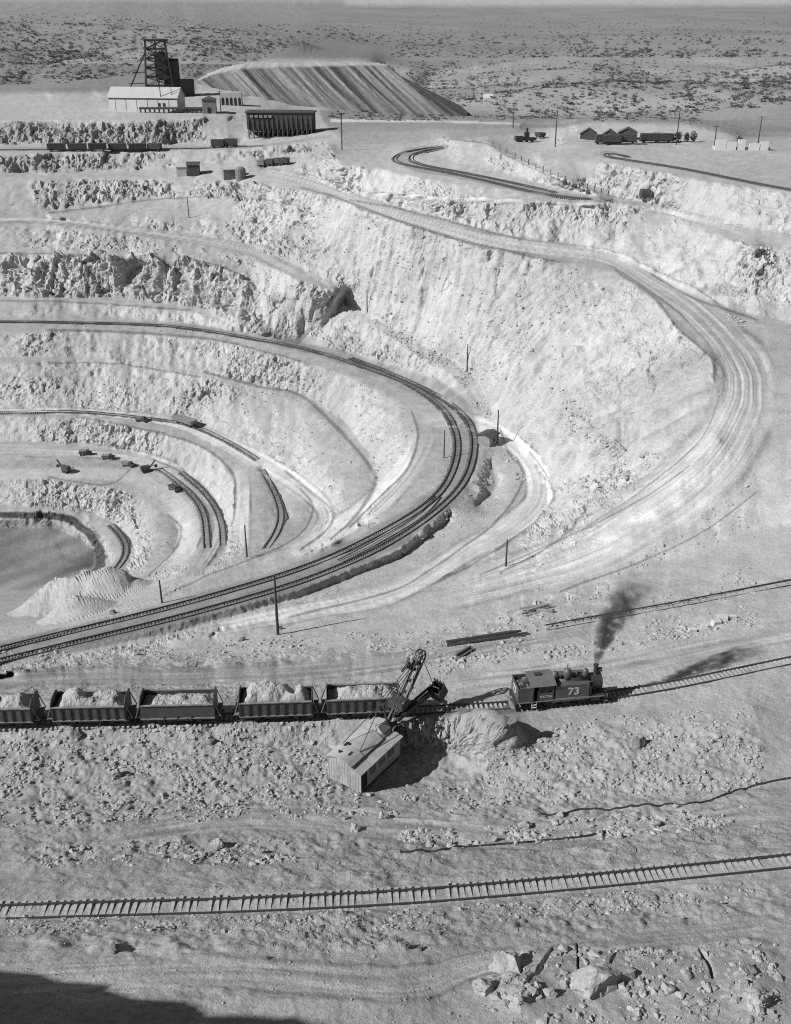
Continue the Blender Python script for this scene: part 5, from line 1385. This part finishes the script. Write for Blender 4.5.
# ------------------------------------------------------------------ boulders
def rock_mesh(seed, sub=2, cuts=12, jag=.12, rough=0.0):
    import bmesh
    bm = bmesh.new(); bmesh.ops.create_icosphere(bm, subdivisions=sub, radius=1.0)
    r_ = np.random.default_rng(seed); pl = [(Vector(r_.normal(size=3)).normalized(), r_.uniform(.42, .8)) for _ in range(cuts)]
    for v in bm.verts:
        for n_, d_ in pl:
            e = v.co.dot(n_) - d_
            if e > 0: v.co -= n_ * e
        c = v.co * 2.1
        v.co *= 1 + jag * float(vnoise(np.array(c.x + seed), np.array(c.y), np.array(c.z))) + rough * float(vnoise(np.array(c.x * 3.3 + seed), np.array(c.y * 3.3), np.array(c.z * 3.3)))
    me = bpy.data.meshes.new("boulder"); bm.to_mesh(me); bm.free()
    return me
BM = []
for i in range(8):
    m_ = rock_mesh(40 + i, 4, 10, .2, .10); m_.materials.append(ROCK_MAT); BM.append(m_)
def boulder(x, y, w, h, label, dark=False, k=None, sink=.3, depth=None):
    if y > 955 and not dark: sink = .40
    p = gp(x, y); s = scale_at(p)
    me = BM[(k if k is not None else int(x)) % 8]
    if dark: me = me.copy(); me.materials[0] = DARK_ROCK_MAT
    o = bpy.data.objects.new("boulder", me); C.objects.link(o)
    a, c = w / s / 2, h / s / 2
    o.scale = (a, (depth / s / 2 if depth else (a + c) / 2), c); o.location = p + Vector((0, 0, c * (1 - 2 * sink)))
    o.rotation_euler = (rng.uniform(-.2, .2), rng.uniform(-.2, .2), rng.uniform(0, 6.3))
    tag(o, label, "boulder")
BOULD = [(602,982,66,40,"largest boulder, pale and angular, near the bottom edge right of centre",0),(508,966,44,38,"pale leaning slab boulder at the left end of the cracked ledge",0),(487,989,34,26,"pale boulder at the bottom edge left of the cracked ledge",0),
 (546,993,22,12,"flat pale stone at the bottom edge, left of the largest boulder",0),(566,985,12,12,"small pale stone touching the left of the largest boulder",0),(745,973,24,20,"boulder at the right edge above the cracked ledge",0),(744,984,14,16,"pale stone under the boulder at the right edge",0),(668,992,22,14,"flat boulder low between the border edge and the ledge",0),(536,990,9,9,"small round stone between the ledge boulders",0),
 (405,949,10,9,"dark stone pair's left half on the tyre-marked road",1),(420,950,11,8,"dark stone pair's right half on the tyre-marked road",1),(114,951,14,9,"dark boulder alone at the left below the near track",1),(268,958,8,5,"small dark stone in the middle of the lower road",1),
 (219,847,15,12,"white boulder in the stone row left of centre",0),(263,852,9,8,"pale boulder right of the white one in the stone row",0),(495,841,11,10,"dark-sided block in the middle of the rubble row",0),(523,828,16,9,"flat slab at the top of the rubble row",0),(450,846,12,8,"pale stone at the low end of the rubble row",0),(655,826,16,14,"heaped blocks at the right end of the rubble row",0),(560,815,8,8,"stone on the pipe line above the rubble row",0),(676,808,8,8,"small stone on the upper pipe at the right",0),
 (118,776,12,13,"upright pointed pale boulder in the left rubble field",0),(640,744,16,16,"dark hollow-looking boulder on the bank below the locomotive",1),(505,735,18,12,"dark rubble lump at the tip of the shovel's spoil",1),(78,736,9,8,"dark stone in the bank under the leftmost whole car",1),(212,744,14,11,"dark boulder in the bank under the gap between cars",1),
 (114,614,9,8,"dark boulder just above the dark track at lower left",1),(280,629,7,5,"stone at the foot of the tallest pole",1),(243,640,8,5,"dark stone left of the tallest pole's foot",1),(355,830,16,8,"low boulder where the foreground road bends",0),(384,818,14,9,"pale block pile top on the foreground road",0),(600,835,11,8,"square stone in the rubble row right of centre",0),(620,838,9,7,"small square stone beside the larger square one",0),(575,823,9,7,"stone between the slab and the heaped blocks",0),(345,820,9,6,"small stone left of the block pile",0)]
for x, y, w, h, lab, dk in BOULD: boulder(x, y, w, h, lab, dk)

# ------------------------------------------------------------------ loose rubble and brush
def scatter(name, specs, temps, mat, label, seed, cap=None, clump=1.5, thr=0.0):
    """specs: (polygon, count, smin px-free metres, smax); one merged mesh of small shapes standing on the ground"""
    r_ = np.random.default_rng(seed); Vs, Fs, o = [], [], 0
    for poly, n, s0, s1 in specs:
        poly = np.array(poly, float); mn, mx = poly.min(0), poly.max(0); got = 0
        pts = []
        while len(pts) < n:
            c = r_.uniform(mn, mx, (n * 2, 2)); ins = np.zeros(len(c), bool); m = len(poly)
            for i in range(m):
                xa, ya = poly[i]; xb, yb = poly[(i + 1) % m]
                if ya == yb: continue
                ins ^= ((ya > c[:, 1]) != (yb > c[:, 1])) & (c[:, 0] < (xb - xa) * (c[:, 1] - ya) / (yb - ya) + xa)
            cl = vnoise(c[:, 0] / 14, c[:, 1] / 7, c[:, 0] * 0 + seed) + .35 * vnoise(c[:, 0] / 5, c[:, 1] / 3, c[:, 0] * 0 + seed + 3)
            ins &= (cl * clump + r_.uniform(-.8, .6, len(c))) > thr
            pts += c[ins].tolist()
            if not ins.any(): break
        for x, y in pts[:n]:
            if cap is not None and cap(x, y): continue
            p = gp(x, y); s = s0 * (s1 / s0) ** (r_.random() ** 3.0)
            tv, tf = temps[r_.integers(len(temps))]
            a = r_.uniform(0, 6.283); ca, sa = math.cos(a), math.sin(a)
            sc = s * r_.uniform(.7, 1.3, 3); sc[2] *= .62
            v = tv * sc; v = np.stack([v[:, 0] * ca - v[:, 1] * sa, v[:, 0] * sa + v[:, 1] * ca, v[:, 2]], 1) + np.array([p.x, p.y, p.z + s * .12])
            Vs.append(v); Fs.append(tf + o); o += len(tv)
    me = mesh_from_np(name, np.vstack(Vs), np.vstack(Fs), mat)
    me.polygons.foreach_set('use_smooth', np.zeros(len(me.polygons), bool))
    ob = bpy.data.objects.new(name, me); C.objects.link(ob); ob['kind'] = 'stuff'; ob['label'] = label
    return ob
def temp(sub, seed, n):
    out = []
    for i in range(n):
        m_ = rock_mesh(seed + i, sub, 7, .35); v = np.array([q.co[:] for q in m_.vertices]); f = np.array([q.vertices[:] for q in m_.polygons]); out.append((v, f)); bpy.data.meshes.remove(m_)
    return out
T1 = temp(1, 100, 10)
def avoid(x, y):      # keep the shovel's floor, tracks and roads clear
    return (330 < x < 405 and 735 < y < 786) or (515 < x < 605 and 690 < y < 708)
scatter("rubble", [
  ([(-80, 746), (330, 748), (345, 790), (420, 798), (400, 815), (-80, 832)], 8500, .04, .42),
  ([(405, 790), (470, 784), (512, 750), (560, 722), (760, 705), (760, 790), (420, 815)], 6000, .04, .40),
  ([(-80, 722), (330, 722), (335, 748), (-80, 747)], 1500, .05, .45),
  ([(395, 832), (480, 828), (600, 818), (700, 812), (760, 805), (760, 818), (690, 832), (560, 842), (450, 850), (400, 842)], 1500, .06, .55),
  ([(40, 846), (150, 842), (290, 842), (300, 862), (150, 868), (40, 868)], 900, .05, .42),
  ([(-80, 918), (250, 916), (400, 910), (600, 894), (760, 884), (760, 900), (600, 915), (400, 930), (-80, 938)], 2600, .04, .28),
  ([(-80, 832), (760, 800), (780, 1024), (-80, 1024)], 4500, .025, .16),
  ([(490, 958), (560, 950), (780, 945), (780, 1022), (480, 1022)], 1500, .035, .5),
  ([(370, 650), (440, 640), (520, 612), (600, 590), (640, 600), (560, 622), (530, 640), (500, 655), (430, 668)], 1300, .06, .6),
  ([(430, 668), (500, 652), (600, 640), (755, 612), (755, 628), (600, 655), (500, 665), (440, 676)], 1400, .06, .55),
  ([(-80, 655), (48, 651), (130, 650), (280, 636), (420, 628), (480, 615), (480, 628), (400, 645), (250, 658), (-80, 668)], 1500, .06, .55),
  ([(-80, 668), (500, 640), (760, 590), (760, 710), (400, 700), (-80, 715)], 3600, .03, .2),
  ([(640, 600), (755, 565), (755, 625), (640, 640)], 800, .06, .5),
  ([(-80, 690), (330, 684), (420, 676), (430, 690), (300, 702), (-80, 706)], 900, .05, .35)],
  T1, ROCK_MAT, "broken rock and gravel strewn over the near benches", 11, avoid)
scatter("talus", [
  ([(349, 305), (410, 337), (455, 362), (478, 380), (495, 418), (484, 425), (462, 385), (400, 345)], 420, .25, .8),
  ([(500, 425), (548, 484), (615, 470), (690, 428), (690, 440), (600, 500), (520, 505), (495, 440)], 500, .2, .9),
  ([(560, 390), (625, 440), (625, 465), (600, 460), (570, 430)], 320, .25, .9),
  ([(630, 262), (690, 290), (757, 330), (757, 350), (690, 305), (620, 268)], 450, .25, .9),
  ([(500, 560), (755, 430), (755, 540), (560, 592)], 700, .12, .5),
  ([(48, 410), (150, 413), (245, 447), (330, 500), (372, 470), (340, 430), (300, 398), (200, 378), (48, 366)], 700, .15, .6),
  ([(48, 318), (200, 325), (415, 400), (410, 470), (375, 495), (345, 372), (190, 338), (48, 334)], 600, .15, .6),
  ([(48, 205), (340, 205), (520, 258), (610, 275), (560, 400), (480, 380), (350, 300), (200, 300), (48, 300)], 1500, .2, .8),
  ([(60, 480), (180, 530), (130, 590), (110, 520), (48, 510)], 400, .12, .5),
  ([(440, 460), (500, 440), (520, 500), (430, 560), (300, 610), (200, 640), (150, 636), (300, 600), (420, 540)], 900, .1, .45)],
  T1, ROCK_MAT, "fallen stones along the toes of the pit walls", 12, lambda x, y: float(np.interp(y, gy, np.arange(ny))) > 0 and flatten[int(np.interp(y, gy, np.arange(ny))), int(np.interp(x, gx, np.arange(nx)))] > .3)
def shrub_temp(n):
    out = []
    r_ = np.random.default_rng(5)
    for i in range(n):
        vs, fs = [], []
        for k in range(26):
            c = r_.normal(0, 1, 3); c = c / np.linalg.norm(c) * r_.uniform(.3, 1.0); c[2] = abs(c[2]) * .9
            a, b_ = r_.normal(0, 1, 3), r_.normal(0, 1, 3)
            q = len(vs); vs += [c, c + .5 * a / np.linalg.norm(a), c + .5 * b_ / np.linalg.norm(b_)]; fs.append((q, q + 1, q + 2))
        out.append((np.array(vs), np.array(fs)))
    return out
shrubM = flat_mat("dry_brush_leaves", .07, .9, 0, .4, .2)
scatter("brush", [
  ([(-80, 10), (200, 12), (330, 40), (250, 60), (150, 58), (-80, 60)], 5200, .8, 3.0),
  ([(430, 82), (520, 64), (600, 60), (1000, 56), (1000, 112), (545, 110), (450, 100)], 7500, .8, 3.0),
  ([(330, 112), (440, 104), (540, 104), (560, 118), (450, 122), (330, 120)], 800, .5, 1.6),
  ([(390, 62), (520, 60), (430, 80), (440, 100)], 700, .8, 2.6),
  ([(560, 112), (700, 108), (700, 122), (590, 122)], 200, .6, 1.6),
  ([(390, 46), (760, 48), (800, 58), (390, 58)], 900, 2, 5),
  ([(-80, 62), (130, 62), (140, 74), (60, 84), (-80, 86)], 900, .7, 2.2),
  ([(182, 64), (240, 64), (200, 76), (182, 80)], 160, .6, 1.8),
  ([(250, 26), (420, 14), (790, 12), (790, 46), (390, 46), (350, 42)], 1300, 4, 10)],
  shrub_temp(5), shrubM, "low dry brush dotting the desert hills beyond the mine", 21, None, .9, -.35)
leafM = flat_mat("dusty_foliage", .05, .9, 0, .4, 1)
def bush(x, y, w, h, label):
    p = gp(x, y); s = scale_at(p); r = empty("tree", p, 0, label, "tree", "dark trees on the flats")
    W_, H_ = w / s / 2, h / s
    MB().tube([(0, 0, -.3), (.1, 0, H_ * .5), (0, .1, H_ * .8)], [.2, .14, .06], 6).build("trunk", poleM, r)
    mb = MB()
    for k in range(150):
        c = rng.normal(0, 1, 3); c = c / np.linalg.norm(c) * rng.uniform(.35, 1) ** .5
        c = Vector((c[0] * W_, c[1] * W_, H_ * .58 + c[2] * H_ * .45)); a, b_ = Vector(rng.normal(0, 1, 3)).normalized() * .6, Vector(rng.normal(0, 1, 3)).normalized() * .6
        mb.add([c, c + a, c + b_], [(0, 1, 2)])
    mb.build("crown", leafM, r)
for x, y, w, h, l in ((643, 143, 8, 9, "round dark tree left of the wagons beyond the sheds"), (656, 142.5, 9, 9, "dark tree between the wagons beyond the sheds"), (673, 142, 8, 8, "dark tree right of the last wagon"), (678, 142, 6, 9, "dark tree just left of the tall pole's neighbour"), (686, 142, 5, 8, "small dark tree alone among the three on the right"), (693, 142, 6, 10, "tallest narrow dark tree of the three on the right")):
    bush(x, y, w, h, l)
